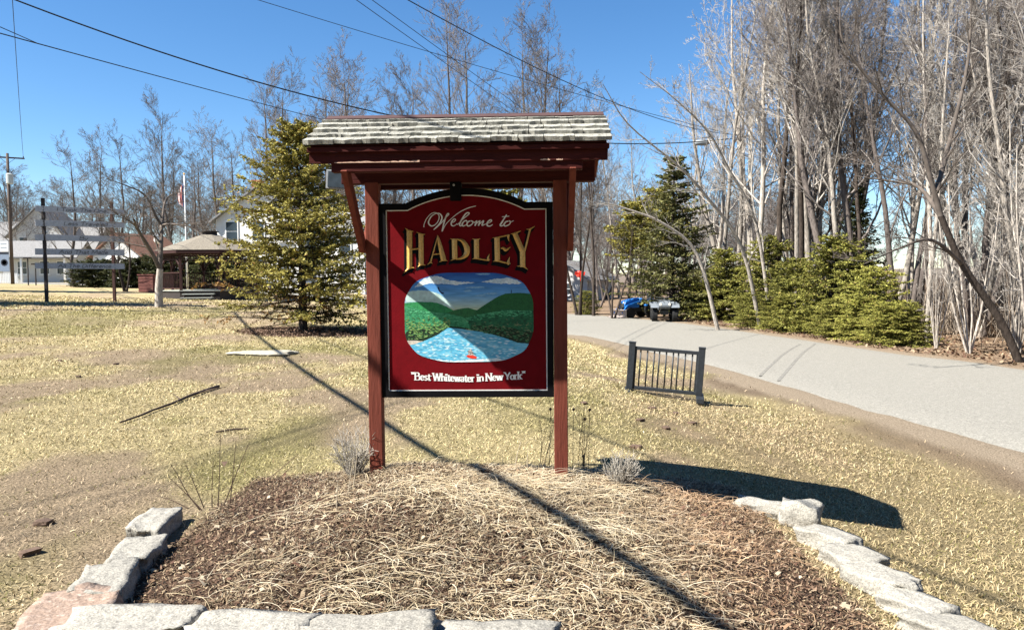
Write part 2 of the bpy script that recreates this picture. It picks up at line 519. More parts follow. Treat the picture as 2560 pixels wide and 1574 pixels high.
def make_ground():
    n = 385
    sx = np.linspace(-math.asinh(450 / 4), math.asinh(450 / 4), n)
    xs = 4 * np.sinh(sx)
    sy = np.linspace(math.asinh(-50 / 4), math.asinh(700 / 4), n)
    ys = 4.6 + 4 * np.sinh(sy)
    X, Y = np.meshgrid(xs, ys)
    x = X.ravel(); y = Y.ravel()
    V = np.stack([x, y, terrain(x, y)], 1)
    i = np.arange(n - 1); j = np.arange(n - 1)[:, None]
    a = j * n + i
    Fq = np.stack([a, a + 1, a + 1 + n, a + n], -1).reshape(-1, 4)
    o = link('ground', mesh_np('ground', V, Fq, M['ground'], ground_color(x, y), True))
    tag(o, kind='structure')
make_ground()

def road_z(x, y):
    dn = np.maximum(pl_dist(x, y, NEAR), 0); df = np.maximum(-pl_dist(x, y, FARE), 0)
    t = 2 * dn / (dn + df + 1e-6) - 1
    return hbase(x, y) + 0.012 + 0.03 * (1 - t * t)
def make_road():
    n, k = 260, 13
    V = []
    for i in range(n):
        e0 = NEAR[i]; e1 = FARE[i]
        w = (e1 - e0) / np.linalg.norm(e1 - e0)
        s0 = e0 - w * (0.10 * (vnoise(i * 0.9, 3, 2) - 0.5) + 0.10 * (vnoise(i * 0.25, 9, 4) - 0.5))
        s1 = e1 + w * (0.10 * (vnoise(i * 0.9, 5, 6) - 0.5))
        for j in range(k):
            q = s0 + (s1 - s0) * j / (k - 1)
            V.append((q[0], q[1], 0))
    V = np.array(V)
    t = np.tile(np.linspace(-1, 1, k), n)
    V[:, 2] = hbase(V[:, 0], V[:, 1]) + 0.012 + 0.03 * (1 - t * t) - 0.085 * (np.abs(t) > 0.99)
    a = (np.arange(n - 1)[:, None] * k + np.arange(k - 1))
    Fq = np.stack([a, a + k, a + k + 1, a + 1], -1).reshape(-1, 4)
    o = link('road', mesh_np('road', V, Fq, M['asphalt'], smooth=True))
    tag(o, kind='structure')
    # two curved tyre marks crossing the lane
    for uv in (((1900, 938), (1925, 915), (1960, 885), (2000, 860)), ((1946, 950), (1975, 918), (2005, 885), (2038, 858))):
        P = catmull([on_plane(u, v, ZR + 0.03) for u, v in uv], 8)
        V = []
        for i, p in enumerate(P):
            q = P[min(i + 1, len(P) - 1)] - P[max(i - 1, 0)]
            q = q / np.linalg.norm(q); nrm = np.array([-q[1], q[0]])
            for sgn in (-1, 0, 1):
                a = p + nrm * 0.035 * sgn
                V.append((a[0], a[1], 0))
        V = np.array(V); V[:, 2] = road_z(V[:, 0], V[:, 1]) + 0.004
        a = (np.arange(len(P) - 1)[:, None] * 3 + np.arange(2))
        Fq = np.stack([a, a + 3, a + 4, a + 1], -1).reshape(-1, 4)
        link('tyre_mark', mesh_np('tyre_mark', V, Fq, M['tyre_mark']), o)
make_road()
def make_cracks():
    rc = random.Random(21); road = bpy.data.objects['road']
    for i0, i1, f0, f1 in ((92, 118, 0.06, 0.05), (100, 112, 0.30, 0.42), (112, 140, 0.10, 0.07), (96, 99, 0.15, 0.75), (120, 124, 0.1, 0.6), (104, 108, 0.6, 0.9)):
        P = []
        n = 22
        for k in range(n + 1):
            t = k / n; i = i0 + (i1 - i0) * t; j = int(i); f = f0 + (f1 - f0) * t + (rc.random() - 0.5) * 0.03
            e0 = NEAR[j] + (NEAR[j + 1] - NEAR[j]) * (i - j); e1 = FARE[j] + (FARE[j + 1] - FARE[j]) * (i - j)
            P.append(e0 + (e1 - e0) * f)
        V = []
        for k, p in enumerate(P):
            q = P[min(k + 1, n)] - P[max(k - 1, 0)]; q = q / (np.linalg.norm(q) + 1e-9); nr = np.array([-q[1], q[0]]) * rc.uniform(0.004, 0.016)
            for sg in (-1, 1): V.append((*(p + nr * sg), 0))
        V = np.array(V)
        V[:, 2] = road_z(V[:, 0], V[:, 1]) + 0.004
        a = np.arange(n)[:, None] * 2
        Fq = a + np.array([[0, 2, 3, 1]])
        link('crack', mesh_np('crack', V, Fq, M['crack']), road)
make_cracks()
# ------------------------------------------------------------------ the welcome sign
SIGN_LOC = Vector((-0.315, 5.35, 0.0)); SIGN_RZ = R(-2.0)
SIGN_M = Matrix.Translation(SIGN_LOC) @ Matrix.Rotation(SIGN_RZ, 4, 'Z')
SIGN_I = SIGN_M.inverted()
sign = empty('welcome_sign', SIGN_LOC, SIGN_RZ,
             'roofed dark red welcome sign with gold town name and painted river scene', 'sign')

def s2(u, v, yl=-0.024):
    """photo pixel -> (x, z) on the sign's face"""
    o = SIGN_I @ CAM; d = (SIGN_I.to_3x3() @ ray(u, v))
    t = (yl - o.y) / d.y
    p = o + d * t
    return (p.x, p.z)
def c1(x, y): return s2(980 + x / 6.1475, 500 + y / 6.1475)     # two enlarged views used for tracing
def c2(x, y): return s2(980 + x / 4.4475, 660 + y / 4.4475)

PX = 0.655
for sx in (-1, 1):
    b = MB(); b.box((sx * PX, 0, 1.08), (0.094, 0.094, 2.36))
    b.build('post', M['redwood'], sign, bevel=0.004)
    c = MB()
    for yy in (-1, 1):
        pass
    for yy in (-1, 1):
        b = MB()
        b.beam((sx * 0.724, yy * 0.035, 1.80), (sx * 0.724, yy * 0.50, 2.30), 0.04, 0.085, up=(0, -yy, 1))
        b.build('brace', M['redwood'], sign, bevel=0.003)
b = MB(); b.box((0.015, 0, 2.325), (1.76, 0.092, 0.15)); b.build('tie_beam', M['redwood_shaded'], sign, bevel=0.004)
for yy in (-1, 1):
    b = MB(); b.box((-0.01, yy * 0.485, 2.302), (1.59, 0.075, 0.070)); b.build('eave_beam', M['redwood_shaded'], sign, bevel=0.004)

RX0, RX1 = -0.955, 0.955
EY, EZ, RZT = 0.535, 2.435, 2.685           # eave offset, eave height, ridge height
slope = math.atan2(RZT - EZ, EY)
for yy in (-1, 1):
    b = MB()
    b.beam((0, yy * 0.0, RZT - 0.012), (0, yy * EY, EZ - 0.012), RX1 - RX0 - 0.05, 0.022)
    b.build('roof_board', M['redwood_shaded'], sign)
    b = MB(); b.box((0, yy * (EY + 0.004), EZ - 0.032), (RX1 - RX0 - 0.012, 0.028, 0.032)); b.build('eave_trim', M['redwood_shaded'], sign, bevel=0.003)
    b = MB(); b.box((0, yy * (EY - 0.014), EZ - 0.0815), (RX1 - RX0 - 0.03, 0.024, 0.066)); b.build('fascia', M['redwood_shaded'], sign, bevel=0.003)
    if yy < 0:
        rc = random.Random(4)
        for xa, xb in ((-0.78, -0.42), (-0.43, -0.24), (0.52, 0.58), (0.62, 0.66)):
            n = 14
            pl = [(xa + (xb - xa) * i / n, 2.3215) for i in range(n + 1)]
            pl += [(xb - (xb - xa) * i / n, 2.3215 + 0.004 + 0.008 * rc.random()) for i in range(n + 1)]
            MB().prism(pl, -EY - 0.0015 + 0.002, -EY + 0.004).build('chipped_paint', M['chip'], sign)
    for sx in (RX0 + 0.022, RX1 - 0.022):
        b = MB(); b.beam((sx, yy * 0.01, RZT - 0.062), (sx, yy * (EY - 0.03), EZ - 0.066), 0.022, 0.075)
        b.build('rake_board', M['redwood'], sign, bevel=0.002)
# shingles: five courses each side, every shingle on its own
rs = random.Random(12)
def shingle_mesh(seed):
    r = random.Random(seed); b = MB()
    L, t0, t1 = 0.20, 0.022 + r.random() * 0.007, 0.006
    n = 5
    for i in range(n):
        x0, x1 = i / n - 0.5, (i + 1) / n - 0.5
    top = []; 
    V = []; nx = 6
    edge = [(r.random() - 0.5) * 0.014 for _ in range(nx)]
    hh = [t0 + (r.random() - 0.5) * 0.006 for _ in range(nx)]
    for i in range(nx):
        x = i / (nx - 1) - 0.5
        V += [(x, -L / 2 + edge[i], 0), (x, -L / 2 + edge[i] + 0.003, hh[i]), (x, 0, (hh[i] + t1) / 2 + 0.002), (x, L / 2, t1), (x, L / 2, 0)]
    fs = []
    for i in range(nx - 1):
        for k in range(4):
            fs.append((i * 5 + k, (i + 1) * 5 + k, (i + 1) * 5 + k + 1, i * 5 + k + 1))
        fs.append((i * 5 + 4, (i + 1) * 5 + 4, (i + 1) * 5, i * 5))
    fs += [(4, 3, 2, 1, 0), tuple((nx - 1) * 5 + k for k in range(5))]
    b.add(V, fs)
    return b.mesh('shingle', M['shingle'])
SH = [shingle_mesh(s) for s in range(7)]
slen = math.hypot(EY, RZT - EZ)
for yy in (-1, 1):
    for c in range(5):
        x = RX0 - 0.012 - rs.random() * 0.01
        while x < RX1 - 0.03:
            w = rs.choice((0.10, 0.13, 0.15, 0.17, 0.19)) * (0.9 + 0.2 * rs.random())
            if RX1 + 0.012 - (x + w) < 0.07: w = RX1 + 0.012 - x
            d = -0.035 + c * 0.124 + 0.10 + (rs.random() - 0.5) * 0.008      # distance of centre from the eave up the slope
            if c == 4: d -= 0.040
            tilt = slope - R(2.2 + rs.random() * 1.6)
            yl = -EY + d * math.cos(slope); zl = EZ + d * math.sin(slope) + 0.010 + c * 0.001 + rs.random() * 0.003
            o = link('shingle', rs.choice(SH), sign)
            if yy < 0:
                o.location = (x + w / 2, yl, zl); o.rotation_euler = (tilt, 0, (rs.random() - 0.5) * R(1.5))
            else:
                o.location = (x + w / 2, -yl, zl); o.rotation_euler = (tilt, 0, math.pi)
            o.scale = (w - 0.004, 0.62 if c == 4 else 1, 1)
            x += w
b = MB()
for yy in (-1, 1):
    b.beam((0, 0, RZT + 0.036), (0, yy * 0.075, RZT + 0.036 - 0.075 * math.tan(slope)), RX1 - RX0 + 0.005, 0.016)
b.build('ridge_cap', M['ridgecap'], sign, bevel=0.002)

# --- the panel
HW, ZB, ZS, RISE, ARC = 0.606, 0.752, 2.112, 0.100, 0.42
RAD = (ARC ** 2 + RISE ** 2) / (2 * RISE); ZC = ZS + RISE - RAD
def outline(ins, n=28):
    hw, zb, zs, r = HW - ins, ZB + ins, ZS - ins, RAD - ins
    xa = math.sqrt(max(r * r - (zs - ZC) ** 2, 0))
    P = [(-hw, zb), (hw, zb), (hw, zs)]
    for i in range(n + 1):
        x = xa - 2 * xa * i / n
        P.append((x, ZC + math.sqrt(r * r - x * x)))
    P.append((-hw, zs))
    return P
YF = -0.022                                # face of the red field
panel = MB().prism(outline(0.02), YF, 0.022).build('sign_panel', M['panel'], sign)
def ring(i0, i1, y0, y1):
    A, B = outline(i0), outline(i1); n = len(A); b = MB()
    V = [(x, y0, z) for x, z in A] + [(x, y0, z) for x, z in B] + [(x, y1, z) for x, z in A] + [(x, y1, z) for x, z in B]
    fs = []
    for i in range(n):
        j = (i + 1) % n
        fs += [(i, j, n + j, n + i), (2 * n + i, 3 * n + i, 3 * n + j, 2 * n + j), (i, 2 * n + i, 2 * n + j, j), (n + i, n + j, 3 * n + j, 3 * n + i)]
    return b.add(V, fs)
ring(0.0, 0.044, YF - 0.012, 0.03).build('panel_frame', M['black'], sign)
ring(0.0448, 0.0518, YF - 0.003, YF - 0.0003).build('white_border_line', M['white'], panel)
b = MB(); b.box((-0.068, -0.01, 2.19), (0.078, 0.09, 0.13)); b.build('hanger_block', M['black'], sign, bevel=0.006)
b = MB(); b.lathe((-0.078, -0.055, 2.232), [(0.008, -0.006), (0.008, 0.0), (0.004, 0.002)], 10, 'Y'); b.build('bolt', M['steel'], sign)

def ribbon(b, pts, hw, y0, h=0.0, conv=None, closed=False):
    """stroke in the sign plane; h > 0 raises a ridge along its middle"""
    P = [np.array(conv(*p) if conv else p, float) for p in pts]
    n = len(P); hw = np.broadcast_to(np.asarray(hw, float), (n,))
    V = []
    for i in range(n):
        t = P[min(i + 1, n - 1)] - P[max(i - 1, 0)]
        t = t / (np.linalg.norm(t) + 1e-9); nr = np.array([-t[1], t[0]])
        w = hw[i]
        hh = h * min(1.0, w / 0.012) if h else 0
        a = P[i] + nr * w; c = P[i] - nr * w
        V += [(a[0], y0, a[1]), (P[i][0], y0 - hh, P[i][1]), (c[0], y0, c[1])]
    fs = []
    for i in range(n - 1):
        for k in (0, 1):
            fs.append((i * 3 + k, i * 3 + k + 1, i * 3 + k + 4, i * 3 + k + 3))
    b.add(V, fs)

def lerpw(pts, ws, n):
    P = catmull(pts, n); W = np.interp(np.linspace(0, 1, len(P)), np.linspace(0, 1, len(ws)), ws)
    return P, W
K1 = 1 / 6.1475 / 355.0                    # metres for one pixel of the first enlarged view
LET = {
 'H': [([(268, 470), (270, 1052)], [42, 41]), ([(200, 430), (268, 474), (330, 482)], [3, 16, 3]), ([(188, 1116), (268, 1044), (346, 1040)], [3, 18, 3]),
       ([(445, 522), (450, 1000)], [38, 38]), ([(380, 495), (445, 522), (512, 527)], [3, 14, 3]), ([(400, 1025), (450, 992), (520, 1000)], [3, 14, 3]),
       ([(300, 757), (420, 745)], [11, 11])],
 'A': [([(706, 545), (590, 968)], [7, 12]), ([(702, 540), (725, 640), (796, 930)], [5, 26, 42]), ([(622, 836), (742, 824)], [10, 10]),
       ([(546, 990), (592, 958), (624, 976)], [3, 12, 3]), ([(724, 952), (792, 922), (856, 933)], [3, 15, 3])],
 'D': [([(960, 600), (965, 900)], [40, 40]), ([(895, 594), (960, 604), (1020, 598)], [3, 12, 4]),
       ([(1000, 600), (1090, 634), (1152, 740), (1142, 830), (1080, 886), (980, 908)], [8, 28, 44, 40, 22, 8]), ([(900, 931), (965, 900), (1010, 906)], [3, 13, 4])],
 'L': [([(1298, 602), (1300, 896)], [38, 38]), ([(1235, 596), (1298, 608), (1357, 594)], [3, 12, 3]),
       ([(1235, 906), (1300, 894), (1400, 914), (1496, 928)], [3, 14, 11, 8]), ([(1490, 932), (1476, 890), (1499, 828)], [20, 16, 2])],
 'E': [([(1614, 580), (1620, 936)], [40, 40]), ([(1545, 580), (1640, 570), (1802, 534)], [3, 11, 9]), ([(1796, 530), (1786, 570), (1799, 638)], [16, 16, 2]),
       ([(1670, 745), (1712, 738), (1750, 765), (1822, 722)], [4, 20, 24, 2]), ([(1553, 941), (1620, 932), (1720, 956), (1815, 978)], [3, 14, 12, 10]),
       ([(1804, 990), (1788, 946), (1809, 872)], [24, 20, 2])],
 'Y': [([(1888, 515), (2012, 800)], [38, 40]), ([(2124, 445), (2040, 780)], [15, 13]), ([(2006, 770), (2010, 1030)], [40, 40]),
       ([(1828, 520), (1895, 508), (1982, 474)], [3, 15, 3]), ([(2063, 450), (2124, 444), (2197, 401)], [3, 13, 3]), ([(1923, 1015), (2012, 1014), (2090, 1071)], [3, 17, 3])],
}
shade = MB()
k = 0
for ch, strokes in LET.items():
    for q in range(4):                      # painted black block shade, down and to the left
        for pts, ws in strokes:
            P, W = lerpw(pts, ws, 5)
            f = (q + 1) / 4
            k += 1
            ribbon(shade, [(p[0] - 30 * f, p[1] + 52 * f) for p in P], (W + 12) * K1, YF - 0.0008 - 0.000012 * k, 0, c1)
shade.build('letter_shade', M['black'], panel)
for ch, strokes in LET.items():
    b = MB()
    for i, (pts, ws) in enumerate(strokes):
        P, W = lerpw(pts, ws, 6)
        ribbon(b, P, W * K1, YF - 0.0045 - 0.0003 * i, 0.010, c1)
    b.build('letter', M['gold'], panel)

W1 = [
 ([(488, 415), (495, 370), (530, 290), (600, 212), (672, 195), (722, 240), (714, 312), (668, 375), (606, 398), (560, 350), (592, 268), (652, 218), (722, 205), (765, 250), (758, 312), (716, 380), (640, 456)],
  [6, 3, 3, 3, 3, 4, 4, 4, 7, 9, 7, 4, 5, 9, 9, 7, 4]),
 ([(640, 456), (742, 370), (826, 272), (872, 222), (858, 208), (832, 250), (800, 345), (768, 482)], [4, 4, 4, 4, 6, 8, 9, 6]),
 ([(768, 482), (830, 370), (930, 270), (1050, 180), (1180, 120), (1290, 92)], [6, 3, 3, 4, 5, 3]),
 ([(905, 348), (952, 335), (977, 302), (950, 294), (914, 340), (916, 386), (952, 397), (1004, 362)], [3, 4, 6, 7, 9, 8, 5, 3]),
 ([(1004, 382), (1082, 300), (1184, 214), (1170, 194), (1128, 216), (1072, 300), (1040, 370), (1054, 397), (1092, 374)], [3, 4, 5, 6, 8, 9, 9, 7, 3]),
 ([(1152, 332), (1140, 315), (1105, 330), (1076, 374), (1096, 399), (1144, 378)], [7, 6, 7, 9, 7, 3]),
 ([(1205, 320), (1170, 335), (1150, 375), (1174, 399), (1224, 376), (1246, 336), (1214, 318), (1250, 340), (1284, 338)], [6, 8, 9, 7, 6, 6, 4, 3, 3]),
 ([(1262, 352), (1304, 320), (1274, 396)], [3, 7, 9]), ([(1276, 382), (1350, 319), (1328, 396)], [3, 7, 9]),
 ([(1330, 382), (1406, 318), (1384, 386), (1434, 372)], [3, 7, 9, 3]),
 ([(1434, 372), (1502, 345), (1532, 315), (1505, 307), (1464, 350), (1466, 392), (1506, 400), (1548, 376)], [3, 4, 6, 7, 9, 8, 5, 3]),
 ([(1762, 224), (1690, 340), (1664, 386), (1690, 397), (1732, 366)], [5, 10, 10, 7, 3]), ([(1690, 258), (1802, 249)], [4, 3]),
 ([(1790, 325), (1750, 335), (1720, 380), (1744, 400), (1800, 376), (1822, 336), (1800, 318), (1824, 336), (1868, 317)], [6, 8, 10, 7, 6, 6, 5, 3, 3]),
]
for lo, hi in ((0, 11), (11, 14)):
    b = MB()
    for i, (pts, ws) in enumerate(W1[lo:hi]):
        P, W = lerpw(pts, ws, 7)
        ribbon(b, P, (W + 2) * K1, YF - 0.002 - 0.00006 * i, 0, c1)
    b.build('script_lettering', M['white'], panel)

# --- a small stroke alphabet for the remaining lettering (unit: cap height 1)
GL = {
 'A': (.72, [[(.02, 0), (.36, 1)], [(.36, 1), (.70, 0)], [(.16, .36), (.56, .36)]]),
 'B': (.66, [[(.1, 0), (.1, 1)], [(.1, 1), (.42, .98), (.54, .78), (.42, .55), (.1, .53)], [(.42, .55), (.62, .42), (.58, .1), (.4, 0), (.1, 0)]]),
 'D': (.70, [[(.1, 0), (.1, 1)], [(.1, 1), (.42, .96), (.64, .7), (.64, .3), (.42, .04), (.1, 0)]]),
 'I': (.30, [[(.15, 0), (.15, 1)]]),
 'L': (.56, [[(.1, 1), (.1, 0), (.54, 0)]]),
 'M': (.86, [[(.06, 0), (.14, 1), (.43, .2), (.72, 1), (.8, 0)]]),
 'N': (.74, [[(.1, 0), (.1, 1)], [(.1, 1), (.64, 0)], [(.64, 0), (.64, 1)]]),
 'O': (.74, [[(.37, 1), (.1, .78), (.08, .3), (.34, 0), (.64, .22), (.66, .72), (.37, 1)]]),
 'T': (.66, [[(.02, .98), (.64, 1)], [(.33, 1), (.33, 0)]]),
 'W': (.98, [[(.03, 1), (.26, 0)], [(.26, 0), (.49, .95)], [(.49, .95), (.72, 0)], [(.72, 0), (.95, 1)]]),
 'Y': (.70, [[(.03, 1), (.36, .48)], [(.68, 1), (.36, .48), (.36, 0)]]),
 'a': (.50, [[(.1, .5), (.26, .62), (.4, .5), (.4, .06), (.48, .02)], [(.4, .36), (.14, .28), (.08, .1), (.22, 0), (.4, .12)]]),
 'c': (.44, [[(.4, .5), (.26, .62), (.08, .4), (.1, .12), (.26, 0), (.42, .1)]]),
 'd': (.52, [[(.42, 1), (.42, .04)], [(.42, .44), (.26, .62), (.08, .42), (.08, .14), (.24, 0), (.42, .14)]]),
 'e': (.48, [[(.1, .34), (.42, .36), (.38, .54), (.24, .62), (.09, .44), (.09, .16), (.24, 0), (.43, .1)]]),
 'f': (.36, [[(.38, .94), (.28, 1), (.18, .86), (.18, 0)], [(.04, .6), (.34, .6)]]),
 'h': (.54, [[(.1, 1), (.1, 0)], [(.1, .44), (.26, .62), (.42, .5), (.44, 0)]]),
 'i': (.24, [[(.12, .6), (.12, 0)], [(.12, .82), (.12, .92)]]),
 'k': (.52, [[(.1, 1), (.1, 0)], [(.44, .6), (.12, .28)], [(.22, .36), (.48, 0)]]),
 'l': (.22, [[(.11, 1), (.11, 0)]]),
 'n': (.54, [[(.1, .6), (.1, 0)], [(.1, .44), (.26, .62), (.42, .5), (.44, 0)]]),
 'o': (.52, [[(.26, .62), (.08, .46), (.08, .16), (.26, 0), (.44, .16), (.44, .46), (.26, .62)]]),
 'r': (.40, [[(.1, .6), (.1, 0)], [(.1, .4), (.24, .6), (.38, .56)]]),
 's': (.42, [[(.36, .52), (.22, .62), (.08, .5), (.16, .36), (.32, .28), (.36, .12), (.2, 0), (.05, .1)]]),
 't': (.36, [[(.17, .84), (.17, .1), (.26, 0), (.36, .08)], [(.03, .6), (.33, .6)]]),
 'v': (.48, [[(.04, .6), (.24, 0)], [(.24, 0), (.44, .6)]]),
 'w': (.72, [[(.03, .6), (.2, 0)], [(.2, 0), (.36, .58)], [(.36, .58), (.52, 0)], [(.52, 0), (.69, .6)]]),
 'y': (.48, [[(.04, .6), (.25, .04)], [(.45, .6), (.2, -.2), (.06, -.26)]]),
 ' ': (.32, []), '"': (.3, [[(.08, 1.02), (.1, .82)], [(.2, 1.02), (.19, .82)]]),
}
def text(b, s, x0, x1, zf, h, hw, y0, serif=False, slant=0.0, cnt=[0]):
    tot = sum(GL[c][0] for c in s); sx = (x1 - x0) / tot; x = x0
    for c in s:
        w, st = GL[c]
        for pl in st:
            P = catmull(pl, 5) if len(pl) > 3 else ([np.array(p, float) for p in pl])
            Q = [(x + p[0] * sx + p[1] * h * slant, zf(x + p[0] * sx) + p[1] * h) for p in P]
            Wd = []
            for i in range(len(Q)):
                a = Q[min(i + 1, len(Q) - 1)]; d = Q[max(i - 1, 0)]
                ang = abs(math.atan2(a[1] - d[1], a[0] - d[0]))
                Wd.append(hw * ((0.45 + 0.75 * abs(math.sin(ang))) if serif else 1.0))
            cnt[0] += 1
            ribbon(b, Q, Wd, y0 - 0.00002 * (cnt[0] % 40))
            if serif and len(pl) == 2:
                for e in (Q[0], Q[-1]):
                    cnt[0] += 1
                    ribbon(b, [(e[0] - hw * 1.9, e[1]), (e[0] + hw * 1.9, e[1])], [hw * 0.5] * 2, y0 - 0.00002 * (cnt[0] % 40))
        x += w * sx

def zbase(x):
    xs = [c2(220, 0)[0], c2(850, 0)[0], c2(1480, 0)[0]]
    zs = [c2(250, 1284)[1], c2(850, 1306)[1], c2(1440, 1272)[1]]
    return float(np.interp(x, xs, zs))
hc = c2(300, 1204)[1] - c2(300, 1284)[1]
for wd, xa, xb in (('"', 215, 252), ('Best', 250, 430), ('Whitewater', 455, 918), ('in', 942, 1022), ('New', 1040, 1232), ('York', 1252, 1442), ('"', 1448, 1482)):
    b = MB()
    text(b, wd, c2(xa, 1250)[0], c2(xb, 1250)[0], zbase, hc, 0.0048, YF - 0.0022, serif=True)
    b.build('motto_lettering', M['white'], panel)
b = MB()
ribbon(b, catmull([c2(1574 + 9 * k, 1383 + (7 if k % 2 else -7) * (1.4 if k in (0, 6) else 0.7)) for k in range(13)], 4), 0.0012, YF - 0.0022)
b.build('signature', mat('dim_red_signature', (0.30, 0.03, 0.04), 0.6, 0.1, 8), panel)

# --- the painted river scene (flat paint, built up in thin layers)
def paint(name, c, c_b=None, grad=None, scale=30, var=0.2, stretch=(1, 1, 1)):
    m = mat(name, c, 0.55, var, scale, col2=c_b, stretch=stretch)
    if grad:
        nt = m.node_tree; N = nt.nodes; L = nt.links
        sep = N.new("ShaderNodeSeparateXYZ"); tc = N.new("ShaderNodeTexCoord")
        L.new(tc.outputs["Object"], sep.inputs[0])
        mr = N.new("ShaderNodeMapRange"); mr.inputs[1].default_value = grad[0]; mr.inputs[2].default_value = grad[1]
        L.new(sep.outputs[2], mr.inputs[0])
        cr = N.new("ShaderNodeValToRGB"); cr.color_ramp.elements.remove(cr.color_ramp.elements[0])
        cr.color_ramp.elements[0].position = grad[2][0][0]; cr.color_ramp.elements[0].color = (*grad[2][0][1], 1)
        for p, cc in grad[2][1:]:
            e = cr.color_ramp.elements.new(p); e.color = (*cc, 1)
        L.new(mr.outputs[0], cr.inputs[0])
        vm = [n for n in N if n.type == 'VECT_MATH'][0]
        L.new(cr.outputs[0], vm.inputs[0])
    return m
OVC = (855, 590)
OV = []
for i in range(72):
    a = 2 * math.pi * i / 72
    ca, sa = math.cos(a), math.sin(a)
    e = 2 / 3.1
    jit = 1 + 0.006 * math.sin(i * 7.3)
    OV.append((OVC[0] + 718 * jit * math.copysign(abs(ca) ** e, ca), OVC[1] + 498 * jit * math.copysign(abs(sa) ** e, sa)))
def clip(poly):
    out = list(poly)
    n = len(OV)
    for i in range(n):
        ax, ay = OV[i]; bx, by = OV[(i + 1) % n]
        inp = out; out = []
        def inside(p): return (bx - ax) * (p[1] - ay) - (by - ay) * (p[0] - ax) >= -1e-6
        for j in range(len(inp)):
            p = inp[j]; q = inp[(j + 1) % len(inp)]
            ip, iq = inside(p), inside(q)
            if ip: out.append(p)
            if ip != iq:
                d1 = (bx - ax) * (p[1] - ay) - (by - ay) * (p[0] - ax)
                d2 = (bx - ax) * (q[1] - ay) - (by - ay) * (q[0] - ax)
                t = d1 / (d1 - d2)
                out.append((p[0] + (q[0] - p[0]) * t, p[1] + (q[1] - p[1]) * t))
        if not out: return []
    return out
def layer(name, poly, depth, m, parent, rough_=0, seed=1):
    if rough_:
        r = random.Random(seed); P = []
        for i in range(len(poly)):
            p, q = poly[i], poly[(i + 1) % len(poly)]
            n = max(1, int(math.hypot(q[0] - p[0], q[1] - p[1]) / 14))
            for k in range(n):
                t = k / n
                P.append((p[0] + (q[0] - p[0]) * t + (r.random() - .5) * rough_, p[1] + (q[1] - p[1]) * t + (r.random() - .5) * rough_))
        poly = P
    P = clip(poly)
    if len(P) < 3: return
    xz = [c2(*p) for p in P]
    bm = bmesh.new()
    vsn = [bm.verts.new((x, YF - 0.0006 - depth * 0.0002, z)) for x, z in xz]
    f = bm.faces.new(vsn); bmesh.ops.triangulate(bm, faces=[f])
    me = bpy.data.meshes.new(name); bm.to_mesh(me); bm.free(); me.materials.append(m)
    return link(name, me, parent)
zt, zb_ = c2(855, 90)[1], c2(855, 520)[1]
skyp = paint('painted_sky', (0.1, 0.3, 0.6), grad=(zb_, zt, [(0.0, (0.50, 0.56, 0.30)), (0.16, (0.36, 0.52, 0.50)), (0.4, (0.13, 0.36, 0.62)), (0.72, (0.05, 0.20, 0.50)), (1.0, (0.015, 0.07, 0.30))]), scale=12, var=0.22, stretch=(0.25, 1, 2.2))
painting = layer('river_painting', OV, 0, skyp, sign)
cloudm = paint('painted_cloud', (0.66, 0.74, 0.74), (0.42, 0.58, 0.66), scale=18)
layer('cloud', [(250, 260), (330, 175), (420, 140), (500, 128), (560, 150), (640, 180), (740, 195), (930, 205), (800, 222), (700, 232), (560, 220), (430, 215), (330, 240)], 1, cloudm, painting, 9, 2)
layer('cloud', [(985, 200), (1060, 185), (1120, 168), (1200, 160), (1280, 152), (1380, 170), (1440, 215), (1380, 222), (1280, 218), (1180, 216), (1080, 206)], 1, cloudm, painting, 9, 3)
layer('cloud', [(150, 310), (300, 290), (420, 300), (520, 330), (640, 420), (700, 500), (600, 470), (450, 425), (300, 415), (150, 420)], 1, paint('painted_haze', (0.52, 0.70, 0.66), (0.45, 0.62, 0.55), scale=10), painting, 6, 4)
for i, (cx_, cy_, w_) in enumerate(((920, 260, 130), (1100, 330, 90), (980, 350, 60), (1010, 112, 90), (840, 300, 50))):
    layer('cloud', [(cx_ - w_, cy_), (cx_ - w_ * .3, cy_ - 9), (cx_ + w_ * .5, cy_ - 12), (cx_ + w_, cy_), (cx_ + w_ * .3, cy_ + 8), (cx_ - w_ * .4, cy_ + 7)], 1 + i * .2, paint('painted_wisp', (0.22, 0.42, 0.58)), painting, 5, 9 + i)
g1 = paint('painted_far_hill', (0.035, 0.27, 0.085), (0.02, 0.17, 0.06), scale=40)
layer('hill', [(130, 432), (300, 420), (420, 420), (500, 430), (600, 468), (690, 518), (740, 540), (820, 610), (130, 610)], 3, g1, painting, 4, 5)
layer('hill', [(600, 545), (700, 510), (780, 492), (850, 485), (950, 515), (1010, 548), (900, 620), (700, 620)], 4, paint('painted_mid_hill', (0.03, 0.16, 0.05), (0.02, 0.11, 0.04), scale=40), painting, 3, 6)
layer('hill', [(940, 515), (1050, 440), (1180, 360), (1260, 328), (1400, 318), (1530, 328), (1600, 350), (1600, 600), (940, 600)], 5, paint('painted_dark_hill', (0.018, 0.12, 0.035), (0.012, 0.085, 0.03), scale=40), painting, 3, 7)
wood = paint('painted_forest', (0.05, 0.30, 0.13), (0.015, 0.14, 0.06), scale=35)
wood2 = paint('painted_shaded_forest', (0.018, 0.14, 0.06), (0.008, 0.06, 0.03), scale=35)
layer('forest', [(125, 465), (250, 488), (330, 515), (420, 525), (520, 540), (610, 545), (700, 570), (800, 588), (838, 640), (884, 725), (620, 720), (400, 850), (125, 860)], 6, wood, painting, 9, 8)
